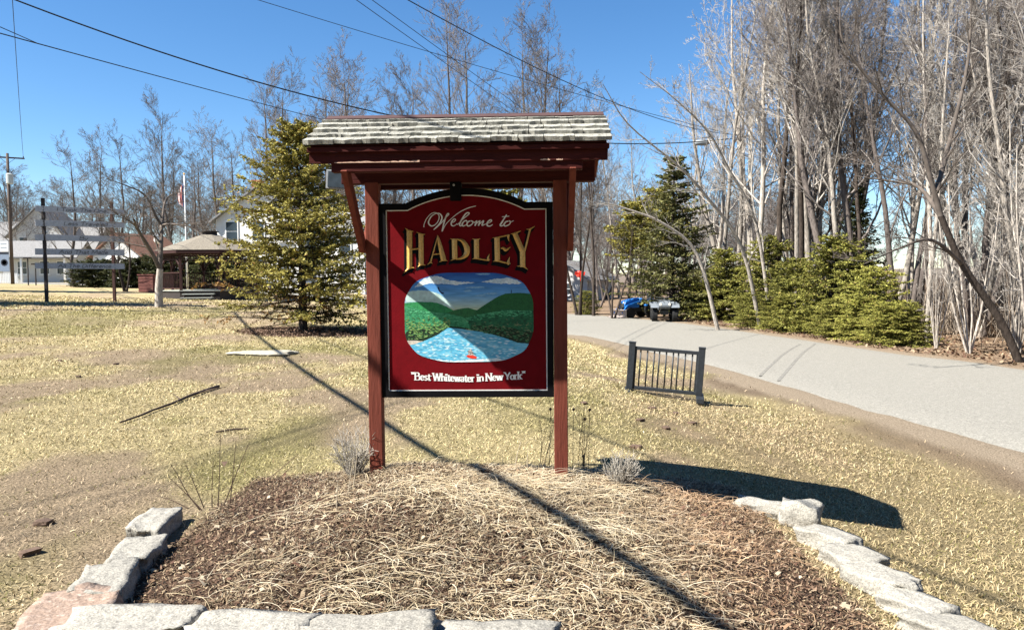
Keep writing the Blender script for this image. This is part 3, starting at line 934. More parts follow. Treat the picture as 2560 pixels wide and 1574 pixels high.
layer('forest', [(830, 598), (900, 580), (950, 558), (1100, 545), (1150, 530), (1230, 505), (1330, 505), (1450, 515), (1600, 508), (1600, 900), (1400, 870), (1200, 800), (950, 750), (870, 720), (850, 660)], 7, wood2, painting, 9, 9)
dk = paint('painted_dark_bank', (0.008, 0.022, 0.012), (0.015, 0.04, 0.015), scale=40)
layer('dark_bank', [(125, 790), (200, 720), (350, 720), (480, 700), (590, 660), (640, 690), (760, 700), (880, 720), (620, 730), (480, 800), (350, 860), (125, 880)], 8, dk, painting, 10, 10)
layer('dark_bank', [(880, 690), (1000, 680), (1120, 690), (1280, 700), (1450, 740), (1600, 760), (1600, 905), (1400, 880), (1200, 806), (950, 752), (880, 728)], 8, dk, painting, 10, 11)
riv = paint('painted_river', (0.10, 0.42, 0.60), (0.22, 0.56, 0.70), scale=26, stretch=(0.4, 1, 1.6))
layer('river', [(620, 708), (690, 712), (750, 716), (890, 742), (1000, 752), (1200, 802), (1400, 872), (1600, 890), (1600, 1120), (100, 1120), (100, 905), (250, 880), (350, 856), (500, 790)], 10, riv, painting, 4, 12)
layer('pebble_shore', [(150, 850), (260, 848), (350, 856), (260, 885), (180, 905)], 11, paint('painted_shore', (0.6, 0.55, 0.45), (0.35, 0.3, 0.25)), painting, 6, 13)
layer('foam', [(190, 930), (260, 1000), (360, 1040), (520, 1065), (700, 1075), (900, 1060), (1120, 1050), (1300, 1060), (1500, 960), (1500, 1120), (100, 1120)], 11, paint('painted_foam', (0.72, 0.80, 0.80), (0.4, 0.66, 0.74), scale=22), painting, 16, 14)
def specks(name, poly_fn, n, w, h, cols, depth, seed, tilt=0.15):
    r = random.Random(seed); V = []; Fq = []; C = []
    while len(Fq) < n:
        p = poly_fn(r)
        if p is None: continue
        s = (0.5 + r.random()); dx, dy = w * s, h * s
        a = (r.random() - .5) * 2 * tilt
        q = [(p[0] + dx * math.cos(a) * ex - dy * math.sin(a) * ey, p[1] + dx * math.sin(a) * ex + dy * math.cos(a) * ey) for ex, ey in ((-1, 0), (-.2, -1), (1, 0), (.2, 1))]
        if not all(abs((x - OVC[0]) / 712) ** 3.1 + abs((y - OVC[1]) / 492) ** 3.1 < 1 for x, y in q): continue
        o = len(V); c = r.choice(cols)
        yq = YF - 0.0006 - depth * 0.0002 - 0.000001 * len(Fq)
        for x, y in q:
            X, Z = c2(x, y); V.append((X, yq, Z)); C.append(c)
        Fq.append((o, o + 1, o + 2, o + 3))
    o = link(name, mesh_np(name, V, Fq, M['painted'], np.array(C)), painting)
    o['kind'] = 'stuff'
M['painted'] = mat('brush_strokes', (0, 0, 0), 0.55, 0.1, 20, attr='col')
def inriver(r):
    x = 180 + r.random() * 1350; y = 725 + r.random() * 330
    lim = np.interp(x, [180, 350, 500, 620, 890, 1200, 1400, 1530], [900, 870, 805, 725, 755, 815, 885, 900])
    return (x, y) if y > lim + 6 else None
specks('wave_strokes', inriver, 360, 24, 6, [(0.45, 0.70, 0.78), (0.34, 0.64, 0.75), (0.07, 0.34, 0.56), (0.09, 0.40, 0.62), (0.62, 0.78, 0.82)], 12, 3)
def leftpines(r):
    x = 150 + r.random() * 490; k = (x - 150) % 58
    top = 575 + abs(k - 29) * 3.4; bot = np.interp(x, [150, 350, 640], [840, 830, 690])
    y = top + r.random() * (bot - top)
    return (x, y)
specks('pine_strokes', leftpines, 420, 15, 4.5, [(0.20, 0.36, 0.10), (0.15, 0.32, 0.09), (0.28, 0.40, 0.13), (0.05, 0.18, 0.06), (0.03, 0.10, 0.04)], 13, 5, 0.6)
def rightpines(r):
    x = 880 + r.random() * 670; k = (x - 880) % 62
    top = np.interp(x, [880, 1550], [640, 570]) + abs(k - 31) * 2.6; bot = np.interp(x, [880, 1200, 1550], [730, 800, 880])
    return (x, top + r.random() * (bot - top))
specks('pine_strokes', rightpines, 420, 16, 4, [(0.03, 0.15, 0.06), (0.05, 0.20, 0.08), (0.015, 0.06, 0.03), (0.16, 0.20, 0.10)], 13, 6, 0.5)
def crest(r):
    x = 150 + r.random() * 1400
    y = np.interp(x, [150, 420, 700, 830, 950, 1250, 1550], [478, 532, 578, 604, 566, 518, 520]) + r.random() ** 2 * 60
    return (x, y)
specks('treetop_strokes', crest, 420, 15, 6, [(0.07, 0.34, 0.15), (0.10, 0.42, 0.20), (0.03, 0.22, 0.09), (0.05, 0.28, 0.12)], 12, 7, 0.4)
bo = layer('kayak', [(825, 1020), (850, 1005), (900, 1010), (945, 1030), (935, 1052), (885, 1050), (840, 1036)], 15, paint('painted_red_kayak', (0.62, 0.04, 0.02)), painting)
layer('paddler', [(850, 1010), (858, 970), (846, 960), (880, 940), (900, 980), (905, 1012)], 16, paint('painted_paddler', (0.55, 0.5, 0.45), (0.05, 0.05, 0.06), scale=80), painting)
layer('paddle', [(838, 968), (842, 962), (935, 1000), (932, 1006)], 17, paint('painted_paddle', (0.03, 0.03, 0.03)), painting)
layer('bird', [(505, 265), (520, 252), (530, 290), (548, 312), (580, 318), (575, 330), (545, 328), (520, 300)], 14, paint('painted_bird', (0.012, 0.016, 0.06)), painting)
layer('tower', [(1322, 320), (1324, 285), (1330, 285), (1332, 320)], 14, paint('painted_tower', (0.02, 0.05, 0.06)), painting)

# square panel with a pale frame fixed behind the left brace
p = at(841, 449, 5.72); pl = SIGN_I @ p
sp = empty('equipment_panel', p, SIGN_RZ, 'small square slate grey panel with pale frame behind the sign roof', 'panel')
b = MB(); b.box((0, 0, 0), (0.150, 0.020, 0.140), Matrix.Rotation(R(4), 3, 'Y')); b.build('frame', M['paleframe'], sp, bevel=0.003)
b = MB(); b.box((0.003, -0.0125, 0), (0.126, 0.006, 0.116), Matrix.Rotation(R(4), 3, 'Y')); b.build('face', M['screen'], sp)
b = MB(); b.beam((0.06, 0.02, 0.0), (0.30, -0.30, -0.02), 0.02, 0.02); b.build('bracket', M['darkmetal'], sp)
# ------------------------------------------------------------------ utility poles and wires
def utility_pole(loc, top, arm_dir, name='utility_pole', m='pole', arms=(0.35,), transformer=None, label='', lean=(0, 0), r=0.15):
    e = empty(name, loc, 0, label, 'utility pole')
    h = top - loc[2]
    b = MB(); b.tube([(0, 0, -0.6), (lean[0] * .5, lean[1] * .5, h * .5), (lean[0], lean[1], h)], [r, r * .87, r * .72], 10)
    b.build('shaft', M[m], e, smooth=True)
    ad = Vector((arm_dir[0], arm_dir[1], 0)).normalized()
    nrm = Vector((-ad.y, ad.x, 0))
    for da in arms:
        z = h - da
        c = Vector((lean[0], lean[1], z)) + nrm * 0.15
        b = MB(); b.beam(c - ad * 1.25, c + ad * 1.25, 0.09, 0.12); b.build('crossarm', M[m], e)
        for s in (-1, 1):
            b = MB(); b.beam(c + ad * s * 0.6, Vector((lean[0], lean[1], z - 0.55)), 0.03, 0.03); b.build('arm_brace', M['darkmetal'], e)
        for s in (-1.15, -0.55, 1.15):
            b = MB(); b.lathe(c + ad * s + Vector((0, 0, 0.06)), [(0.02, 0), (0.055, 0.03), (0.03, 0.07), (0.05, 0.1), (0.03, 0.15)], 8)
            b.build('insulator', M['ceramic'], e, smooth=True)
    if transformer:
        z = transformer - loc[2]
        c = Vector((0, 0, z)) + Vector((0.30, -0.28, 0))
        t = MB().lathe(c, [(0.24, -0.42), (0.27, -0.38), (0.27, 0.36), (0.29, 0.38), (0.20, 0.46)], 14).build('transformer', M['transformer'], e, smooth=False)
        for s in (-0.14, 0.14):
            MB().lathe(c + Vector((s, 0, 0.42)), [(0.04, 0), (0.05, 0.05), (0.025, 0.1), (0.045, 0.16), (0.02, 0.24)], 8).build('bushing', M['ceramic'], t)
    return e

P1 = gu(31, 66.0); P2 = gu(-48, 25.3); P3 = Vector((-3.7, 0.3, 0.0)); PR = gu(1874, 42.0); PS = gu(1406, 45.0); P4 = Vector((-14.0, -3.0, 0.0))
P1T = at(33, 383, 66).z; P2T = P2.z + 13.2; P3T = 7.8; PRT = at(1869, 292, 42).z; PST = at(1406, 364, 45).z + 0.3; P4T = 11.2
d12 = (P2 - P1); a12 = (-d12.y, d12.x)
utility_pole(P1, P1T, (41, 25), transformer=at(36, 448, 66).z, label='dark utility pole with crossarm, grey transformer and hanging banner')
utility_pole(P2, P2T, (41, 25), label='tall crossarm pole nearest the poem boards carrying lines to the transformer pole', r=0.17)
utility_pole(P4, P4T, (0.9, -0.3), label='utility pole behind the photographer feeding the wires above the sign', r=0.16)
utility_pole(P3, P3T, (0.9, -0.3), arms=(), label='utility pole beside the photographer carrying the thick cable', r=0.16)
er = utility_pole(PR, PRT, (0.3, 1.0), m='pole_pale', arms=(), label='pale grey utility pole with street light arm standing in the woods')
utility_pole(PS, PST, (1, 0.2), arms=(0.3,), label='utility pole standing behind the right post of the welcome sign')
# street light on the pale pole
lz = at(1760, 356, 42); la = lz - PR
MB().tube([(0, 0, la.z - 0.9), (la.x * .4, la.y * .4, la.z - 0.25), (la.x * .8, la.y * .8, la.z)], [0.035, 0.03, 0.028], 8).build('light_arm', M['steel'], er)
MB().lathe((la.x, la.y, la.z - 0.02), [(0.05, 0.38), (0.12, 0.2), (0.17, -0.1), (0.14, -0.42), (0.05, -0.5)], 12, 'X').build('lamp_head', M['paleframe'], er, smooth=True)
# hanging banner with a ring emblem on the far left pole
bz = at(14, 640, 66)
ban = empty('pole_banner', (bz.x, bz.y - 0.2, bz.z), 0, 'white and blue-grey street banner with ring emblem hung on the far pole', 'banner')
hh = (at(14, 585, 66).z - at(14, 662, 66).z) / 2; ww = 0.42
MB().box((0, 0, 0), (ww * 2, 0.02, hh * 2)).build('cloth', M['banner_blue'], ban)
MB().box((0, -0.014, hh * .62), (ww * 1.9, 0.008, hh * .7)).build('white_field', M['white'], ban)
MB().box((0, -0.016, hh * .2), (ww * 1.9, 0.008, hh * .16)).build('dark_band', M['banner_dark'], ban)
for k in range(2):
    MB().box((0, -0.021, hh * (.55 + .22 * k)), (ww * 1.3, 0.004, hh * .07)).build('printed_line', M['banner_blue'], ban)
b = MB(); b.lathe((0, -0.012, -hh * .42), [(0.30, 0), (0.30, -0.006), (0.20, -0.006), (0.20, 0)], 20, 'Y'); b.build('ring_emblem', M['banner_dark'], ban)
b = MB(); b.box((0.25, 0.1, hh), (1.1, 0.04, 0.04)); b.box((0.25, 0.1, -hh), (1.1, 0.04, 0.04)); b.build('bracket', M['darkmetal'], ban)

def proj(p):
    q = MC.transposed() @ (Vector(p) - CAM)
    return (CX + F * q.x / -q.z, CY - F * q.y / -q.z)
def wire_pts(p0, p1, sag, n=46):
    p0 = Vector(p0); p1 = Vector(p1)
    return [p0.lerp(p1, i / n) - Vector((0, 0, sag * 4 * (i / n) * (1 - i / n))) for i in range(n + 1)]
def fit_wire(p0, p1, targets, n=20):
    best = None; t = np.linspace(0, 1, n + 1); MT = np.array(MC.transposed()); C0 = np.array(CAM)
    p0 = np.array(p0); p1 = np.array(p1); tu = np.array([u for u, v in targets], float); tv = np.array([v for u, v in targets], float)
    for a in np.linspace(-2.5, 2.5, 21):
        for c in np.linspace(-2.5, 2.5, 21):
            q0 = p0 + (0, 0, a); q1 = p1 + (0, 0, c)
            L = q0 + (q1 - q0) * t[:, None]
            for sag in np.linspace(0.05, 2.6, 18):
                W = L.copy(); W[:, 2] -= sag * 4 * t * (1 - t)
                q = (W[W[:, 1] > 1.0] - C0) @ MT.T
                uu = CX - F * q[:, 0] / q[:, 2]; vv = CY + F * q[:, 1] / q[:, 2]
                o = np.argsort(uu)
                err = float(((np.interp(tu, uu[o], vv[o]) - tv) ** 2).sum())
                if best is None or err < best[0]: best = (err, Vector(q0), Vector(q1), float(sag))
    return best[1:]
def wire(p0, p1, sag, r, label, group=None):
    b = MB(); b.tube(wire_pts(p0, p1, sag), r, 6)
    o = b.build('overhead_wire', M['wire'], smooth=True)
    tag(o, label, 'wire', group)
def P(v, z): return Vector((v.x, v.y, z))
q = fit_wire(P(P2, P2T - 3.5), P(PR, at(1870, 352, 42).z), [(60, 14), (500, 165), (968, 286), (1525, 363), (1765, 358)])
wire(*q, 0.026, 'thick black line sagging behind the sign roof to the pale pole')
q = fit_wire(P(P2, P2T - 4.4), at(900, 340, 56), [(94, 108), (420, 193), (750, 286)])
wire(*q, 0.020, 'service line with a splice running towards the white house')
sp0 = wire_pts(*q)
MB().tube([P2 + Vector((0.05, 0, q[0].z - P2.z + 0.35)), P2 + Vector((1.0, .8, q[0].z - P2.z - .05)), sp0[4]], [0.014] * 3, 6).build('overhead_wire', M['wire'])
tag(bpy.data.objects[-1] if False else [o for o in COL.objects if o.name.startswith('overhead_wire')][-1], 'short looping lead joining the service line splice', 'wire')
q = fit_wire(P(P4, P4T - 0.2), P(PS, PST - 0.2), [(885, 0), (1085, 132), (1275, 274)])
wire(*q, 0.011, 'lower of two close parallel wires dropping behind the sign roof', 'pair of wires above the sign roof')
wire(q[0] + Vector((0.10, 0, 0.12)), q[1] + Vector((0.5, 0, 0.1)), q[2], 0.011, 'upper of two close parallel wires dropping behind the sign roof', 'pair of wires above the sign roof')
q = fit_wire(P(P4, P4T - 0.2) + Vector((-1.1, .3, 0)), P(PR, PRT - 0.5), [(1058, 0), (1280, 159), (1707, 302)])
wire(*q, 0.012, 'single wire slanting above the sign roof to the pale pole top')
q = fit_wire(P(P2, P2T + 0.4), P(PR, PRT - 0.2), [(640, 0), (1072, 128), (1280, 190)])
wire(*q, 0.012, 'thin faint wire crossing high over the bare trees')
for s, nm in ((-1.15, 'street-side'), (-0.55, 'middle'), (1.15, 'lawn-side')):
    ad = Vector((41, 25, 0)).normalized() * s
    wire(P(P1, P1T - 0.15) + ad, P(P2, P2T - 0.15) + ad, 0.7, 0.014, nm + ' conductor strung from the crossarm of the transformer pole', 'conductors on the pole crossarms')
for k, z in enumerate((6.55, 6.25)):
    wire(P(P1, P1.z + z), P(P2, P2.z + z + 0.3), 0.5, 0.03, ('upper' if k == 0 else 'lower') + ' telephone cable below the far transformer', 'telephone cables below the transformer')
wire(P(P2, P2.z + 8.6), P(P3, 6.1) + Vector((0.15, 0, 0)), 0.35, 0.042, 'thick telephone trunk cable shading the lawn and the bed')
wire(P(P2, P2.z + 9.6), P(P3, 7.4) + Vector((0.9, 0.1, 0)), 0.3, 0.02, 'thin cable strung above the trunk cable')

# ------------------------------------------------------------------ poem boards on posts
pA = gp(115, 747); pA = Vector((at(115, 700, 31).x, 31.0, 0)); pA.z = gz(pA.x, pA.y)
pB = Vector((at(285, 700, 32.8).x, 32.8, 0)); pB.z = gz(pB.x, pB.y)
poem = empty('poem_sign', pA, 0, 'five grey boards of script lettering stacked on two dark posts', 'sign')
zA = at(114, 495, 31).z - pA.z; zB = at(284, 504, 32.8).z - pA.z
MB().box((0, 0, zA / 2 - 0.2), (0.105, 0.105, zA + 0.4)).build('post', M['darkpost'], poem)
o2 = pB - pA
MB().box((o2.x, o2.y, zB / 2 - 0.2), (0.105, 0.105, zB + 0.4)).build('post', M['postbrown'], poem)
dirp = Vector((o2.x, o2.y, 0)).normalized()
rows = [('I Took The One', 505, 565, 545, 590, .22, .78), ('Less Traveled', 640, 700, 665, 715, .30, .80), ('By', 775, 835, 800, 850, .47, .57),
        ('And That Made', 912, 970, 922, 978, .25, .80), ('All The Difference', 1045, 1100, 1055, 1105, .24, .84)]
for s, a0, a1, b0, b1, f0, f1 in rows:
    L0 = at(86, 380 + a0 / 3.78, 30.85); L1 = at(86, 380 + a1 / 3.78, 30.85)
    R0 = at(309, 380 + b0 / 3.78, 33.0); R1 = at(309, 380 + b1 / 3.78, 33.0)
    cL = (L0 + L1) / 2 - pA; cR = (R0 + R1) / 2 - pA
    h = ((L0.z - L1.z) + (R0.z - R1.z)) / 2
    off = Vector((dirp.y, -dirp.x, 0)) * 0.10
    cL = cL + off; cR = cR + off
    bd = MB().beam(cL, cR, 0.05, h, up=(0, 0, 1)).build('board', M['greywood'], poem)
    # lettering laid on the board face
    b = MB(); ln = (cR - cL).length
    text(b, s, ln * f0, ln * f1, lambda x: -h * 0.30, h * 0.62, 0.013, 0.0, slant=0.25)
    ex = (cR - cL).normalized(); ey = Vector((dirp.y, -dirp.x, 0)); ez = Vector((0, 0, 1))
    b.v = [tuple(cL + ex * x + ez * z + ey * (0.029 - y)) for x, y, z in b.v]
    b.build('lettering', M['ink'], bd)
    for t in (0.0, 1.0):
        pp = (Vector((0, 0, 0)) if t == 0 else o2) 
        tt = max(0.06, min(0.93, ((pp - cL).dot(ex)) / ln))
        for dz in (-0.06, 0.06):
            c = cL.lerp(cR, tt) + ey * 0.028 + Vector((0, 0, dz))
            MB().box(c, (0.03, 0.012, 0.03)).build('bolt', M['darkmetal'], bd)

# ------------------------------------------------------------------ gazebo
GZ = gu(528, 40.0)
gaz = empty('gazebo', GZ, R(8), 'octagonal dark red wooden gazebo with tan shingled roof and cupola', 'gazebo')
gr = 2.38; fl = 0.42; ev = at(528, 628, 40).z - GZ.z; ap = at(528, 590, 40).z - GZ.z + 0.05
ang = [math.pi / 8 + i * math.pi / 4 for i in range(8)]
V8 = [Vector((math.cos(a), math.sin(a), 0)) for a in ang]
def octo(b, r, z0, z1):
    P = [(v.x * r, v.y * r, z0) for v in V8] + [(v.x * r, v.y * r, z1) for v in V8]
    b.add(P, [tuple(range(8))[::-1], tuple(range(8, 16))] + [(i, (i + 1) % 8, (i + 1) % 8 + 8, i + 8) for i in range(8)])
    return b
octo(MB(), gr + 0.1, -0.3, fl).build('platform', M['darkpost'], gaz)
octo(MB(), gr + 0.16, fl, fl + 0.04).build('floor', M['stepgrey'], gaz)
bal = MB().box((0, 0, 0), (0.026, 0.026, 0.72)).mesh('baluster', M['gazebo'])
spn = MB().box((0, 0, 0), (0.03, 0.03, 0.2)).mesh('spindle', M['gazebo'])
for i in range(8):
    p = V8[i] * gr; q = V8[(i + 1) % 8] * gr
    MB().box((p.x, p.y, (fl + ev) / 2), (0.115, 0.115, ev - fl)).build('post', M['gazebo'], gaz)
    d = (q - p); L = d.length; d = d / L
    MB().beam(p + Vector((0, 0, ev - 0.12)), q + Vector((0, 0, ev - 0.12)), 0.08, 0.22).build('header', M['gazebo'], gaz)
    MB().beam(p + Vector((0, 0, ev - 0.46)), q + Vector((0, 0, ev - 0.46)), 0.05, 0.05).build('frieze_rail', M['gazebo'], gaz)
    for k in range(1, 12):
        c = p.lerp(q, k / 12)
        link('spindle', spn, gaz, loc=(c.x, c.y, ev - 0.33))
    for s, t in ((p, d), (q, -d)):
        b = MB(); pts = [s + t * 0.06 + Vector((0, 0, ev - 1.0)), s + t * 0.14 + Vector((0, 0, ev - 0.72)), s + t * 0.36 + Vector((0, 0, ev - 0.48))]
        b.tube(pts, [0.045] * 3, 5); b.build('bracket', M['gazebo'], gaz)
    if i == 5: continue          # the open side with the steps
    for z in (fl + 0.14, fl + 0.92):
        MB().beam(p + Vector((0, 0, z)), q + Vector((0, 0, z)), 0.07, 0.06).build('rail', M['gazebo'], gaz)
    for k in range(1, 13):
        c = p.lerp(q, k / 13)
        link('baluster', bal, gaz, loc=(c.x, c.y, fl + 0.53))
rf = MB()
P_ = [(v.x * (gr + 0.32), v.y * (gr + 0.32), ev) for v in V8] + [(v.x * 0.45, v.y * 0.45, ap) for v in V8]
rf.add(P_, [(i, (i + 1) % 8, (i + 1) % 8 + 8, i + 8) for i in range(8)] + [tuple(range(8))[::-1], tuple(range(8, 16))])
roof_g = rf.build('roof', M['rooftan'], gaz)
octo(MB(), gr + 0.30, ev - 0.16, ev - 0.004).build('roof_fascia', M['gazebo'], gaz)
octo(MB(), 0.36, ap - 0.05, ap + 0.16).build('cupola', M['darkpost'], roof_g)
octo(MB(), 0.46, ap + 0.16, ap + 0.20).build('cupola_cap', M['darkpost'], roof_g)
c = (V8[5] + V8[6]) / 2 * (gr + 0.12)
c = (V8[5] * gr + V8[6] * gr) / 2; dr = c.normalized(); sd = Vector((-dr.y, dr.x, 0))
for k in range(2):
    cc = dr * (gr + 0.18 + 0.34 * k)
    MB().beam(cc - sd * 0.75 + Vector((0, 0, fl - 0.14 - 0.18 * k)), cc + sd * 0.75 + Vector((0, 0, fl - 0.14 - 0.18 * k)), 0.32, 0.05).build('step', M['stepgrey'], gaz)
for s in (-1, 1):
    MB().beam(dr * (gr + 0.02) + sd * 0.66 * s + Vector((0, 0, fl - 0.2)), dr * (gr + 0.74) + sd * 0.66 * s + Vector((0, 0, -0.05)), 0.05, 0.16).build('step_stringer', M['darkpost'], gaz)

# ------------------------------------------------------------------ black railing sample on the lawn
rb = gp(1658, 992)
rail = empty('railing_panel', rb, R(-13), 'short black balustrade panel standing alone on the lawn by the road', 'railing')
rail.rotation_euler = (0, R(4.2), R(-13))
D = rb.y
wpx = D / F
W_ = 0.93; rail.scale = (D / 10.3,) * 3
for sx in (-1, 1):
    MB().box((sx * W_ / 2, 0, 0.39), (0.088, 0.088, 0.64)).build('post', M['railing'], rail, bevel=0.006)
    MB().box((sx * W_ / 2, 0, 0.715), (0.096, 0.096, 0.018)).build('post_cap', M['railing'], rail, bevel=0.003)
    MB().box((sx * (W_ / 2 + 0.02), 0.0, 0.035), (0.10, 0.56, 0.07)).build('foot', M['railing'], rail, bevel=0.006)
    MB().box((sx * (W_ / 2 - 0.056), 0, 0.38), (0.024, 0.05, 0.56)).build('end_stile', M['railing'], rail)
MB().box((0, 0, 0.64), (W_ - 0.088, 0.055, 0.045)).build('top_rail', M['railing'], rail, bevel=0.004)
MB().box((0, 0, 0.095), (W_ - 0.088, 0.055, 0.045)).build('bottom_rail', M['railing'], rail, bevel=0.004)
bl = MB().tube([(0, 0, 0.10), (0, 0, 0.63)], [0.0105, 0.0105], 8).mesh('baluster', M['railing'], True)
for k in range(9):
    x = -W_ / 2 + 0.128 + (W_ - 0.256) * k / 8 + 0.008 * ((k % 3) - 1)
    link('baluster', bl, rail, loc=(x, 0, 0))

# ------------------------------------------------------------------ vehicles under the trees across the road
def wheel(parent, c, r, w, axis):
    t = MB().lathe(c, [(r * .62, -w / 2), (r * .94, -w / 2), (r, -w * .3), (r, w * .3), (r * .94, w / 2), (r * .62, w / 2)], 18, axis).build('wheel', M['tyre'], parent, smooth=False)
    MB().lathe(c, [(r * .2, -w * .42), (r * .6, -w * .36), (r * .6, w * .36), (r * .2, w * .42)], 14, axis).build('rim', M['rim'], t)
    return t
TP = gu(1590, 38.5)
trac = empty('compact_tractor', TP, R(205), 'blue compact tractor with a steel front loader bucket under the trees', 'tractor')
# forward is +x
b = MB()
prof = [(-0.05, 0.52), (0.80, 0.50), (0.84, 0.72), (0.74, 0.86), (0.30, 0.97), (-0.05, 1.02)]
b.prism(prof, -0.24, 0.24); b.build('hood', M['blue'], trac, bevel=0.04)
MB().box((0.845, 0, 0.64), (0.02, 0.36, 0.2)).build('grille', M['darkmetal'], trac)
for s in (-1, 1):
    MB().lathe((0.82, s * 0.15, 0.79), [(0.05, -0.01), (0.055, 0.02), (0.04, 0.035)], 10, 'X').build('headlight', M['rim'], trac)
MB().box((0.2, 0, 0.42), (1.5, 0.3, 0.2)).build('chassis', M['darkmetal'], trac)
for s in (-1, 1):
    wheel(trac, (0.62, s * 0.42, 0.27), 0.27, 0.18, 'Y')
    wheel(trac, (-0.62, s * 0.46, 0.42), 0.42, 0.28, 'Y')
    b = MB(); pts = [(-1.02 + 0.0, 0.62), (-0.9, 0.86), (-0.62, 0.96), (-0.34, 0.86), (-0.22, 0.62), (-0.3, 0.62), (-0.4, 0.8), (-0.62, 0.89), (-0.84, 0.8), (-0.94, 0.62)]
    b.prism(pts, s * 0.46 - 0.15, s * 0.46 + 0.15); b.build('fender', M['blue'], trac)
    b = MB(); b.beam((-0.1, s * 0.36, 0.85), (0.75, s * 0.36, 0.62), 0.06, 0.1); b.beam((0.75, s * 0.36, 0.62), (1.05, s * 0.36, 0.25), 0.06, 0.1)
    b.build('loader_arm', M['blue'], trac)
    b = MB(); b.tube([(-0.75, s * 0.4, 0.6), (-0.78, s * 0.4, 1.3)], [0.03, 0.03], 8); b.build('roll_bar', M['darkmetal'], trac)
b = MB(); pts = [(1.02, 0.42), (1.30, 0.44), (1.05, 0.36), (1.03, 0.12), (1.34, 0.06), (1.32, 0.03), (0.98, 0.05), (0.97, 0.44)]
b.prism(pts, -0.62, 0.62); b.build('loader_bucket', M['bucket'], trac)
b = MB(); b.box((-0.6, 0, 0.82), (0.4, 0.42, 0.1)); b.box((-0.82, 0, 1.02), (0.09, 0.42, 0.36)); b.build('seat', M['darkmetal'], trac, bevel=0.03)
b = MB(); b.tube([(-0.05, 0, 0.95), (-0.22, 0, 1.14)], [0.02, 0.02], 6); b.lathe((-0.22, 0, 1.15), [(0.17, -0.015), (0.18, 0.0), (0.17, 0.015)], 16); b.build('steering_wheel', M['tyre'], trac)

UP = gu(1660, 35.5)
utv = empty('quad_bike', UP, R(262), 'pale silver quad bike with knobbly black tyres beside the blue tractor', 'quad bike')
for s in (-1, 1):
    wheel(utv, (0.62, s * 0.46, 0.31), 0.31, 0.26, 'Y')
    wheel(utv, (-0.62, s * 0.46, 0.31), 0.31, 0.28, 'Y')
    b = MB(); pts = [(0.22, 0.62), (0.36, 0.78), (0.62, 0.84), (0.92, 0.76), (1.0, 0.66), (0.94, 0.64), (0.62, 0.76), (0.34, 0.66)]
    b.prism(pts, s * 0.46 - 0.18, s * 0.46 + 0.18); b.build('fender', M['silver'], utv)
    b = MB(); pts = [(-1.0, 0.7), (-0.9, 0.84), (-0.6, 0.88), (-0.28, 0.74), (-0.3, 0.68), (-0.6, 0.8), (-0.9, 0.74)]
    b.prism(pts, s * 0.46 - 0.18, s * 0.46 + 0.18); b.build('fender', M['silver'], utv)
    MB().lathe((0.93, s * 0.2, 0.80), [(0.05, -0.02), (0.07, 0.03), (0.05, 0.05)], 10, 'X').build('headlight', M['rim'], utv)
    b = MB(); b.tube([(0.62, s * 0.14, 0.42), (0.62, s * 0.36, 0.32)], [0.03, 0.03], 6); b.build('suspension_arm', M['darkmetal'], utv)
b = MB(); pts = [(-0.9, 0.72), (-0.4, 0.78), (0.1, 0.80), (0.4, 1.0), (0.75, 0.94), (0.98, 0.82), (0.96, 0.66), (0.3, 0.5), (-0.4, 0.5), (-0.9, 0.62)]
b.prism(pts, -0.27, 0.27); b.build('body', M['silver'], utv, bevel=0.05)
MB().box((-0.25, 0, 0.88), (0.7, 0.3, 0.12)).build('seat', M['tyre'], utv, bevel=0.04)
MB().box((0, 0, 0.42), (1.3, 0.32, 0.2)).build('chassis', M['darkmetal'], utv)
b = MB(); b.tube([(0.28, -0.4, 1.12), (0.33, -0.1, 1.08), (0.33, 0.1, 1.08), (0.28, 0.4, 1.12)], [0.02] * 4, 6); b.tube([(0.42, 0, 0.95), (0.33, 0, 1.08)], [0.03] * 2, 6); b.build('handlebar', M['darkmetal'], utv)
for x0, x1, z in ((0.45, 0.95, 0.98), (-1.0, -0.55, 0.96)):
    b = MB()
    for k in range(4):
        y = -0.3 + 0.2 * k; b.tube([(x0, y, z), (x1, y, z)], [0.012] * 2, 5)
    for xx in (x0, x1): b.tube([(xx, -0.34, z), (xx, 0.34, z)], [0.014] * 2, 5)
    for s in (-1, 1): b.tube([((x0 + x1) / 2, s * 0.26, z), ((x0 + x1) / 2, s * 0.24, z - 0.16)], [0.014] * 2, 5)
    b.build('cargo_rack', M['darkmetal'], utv)

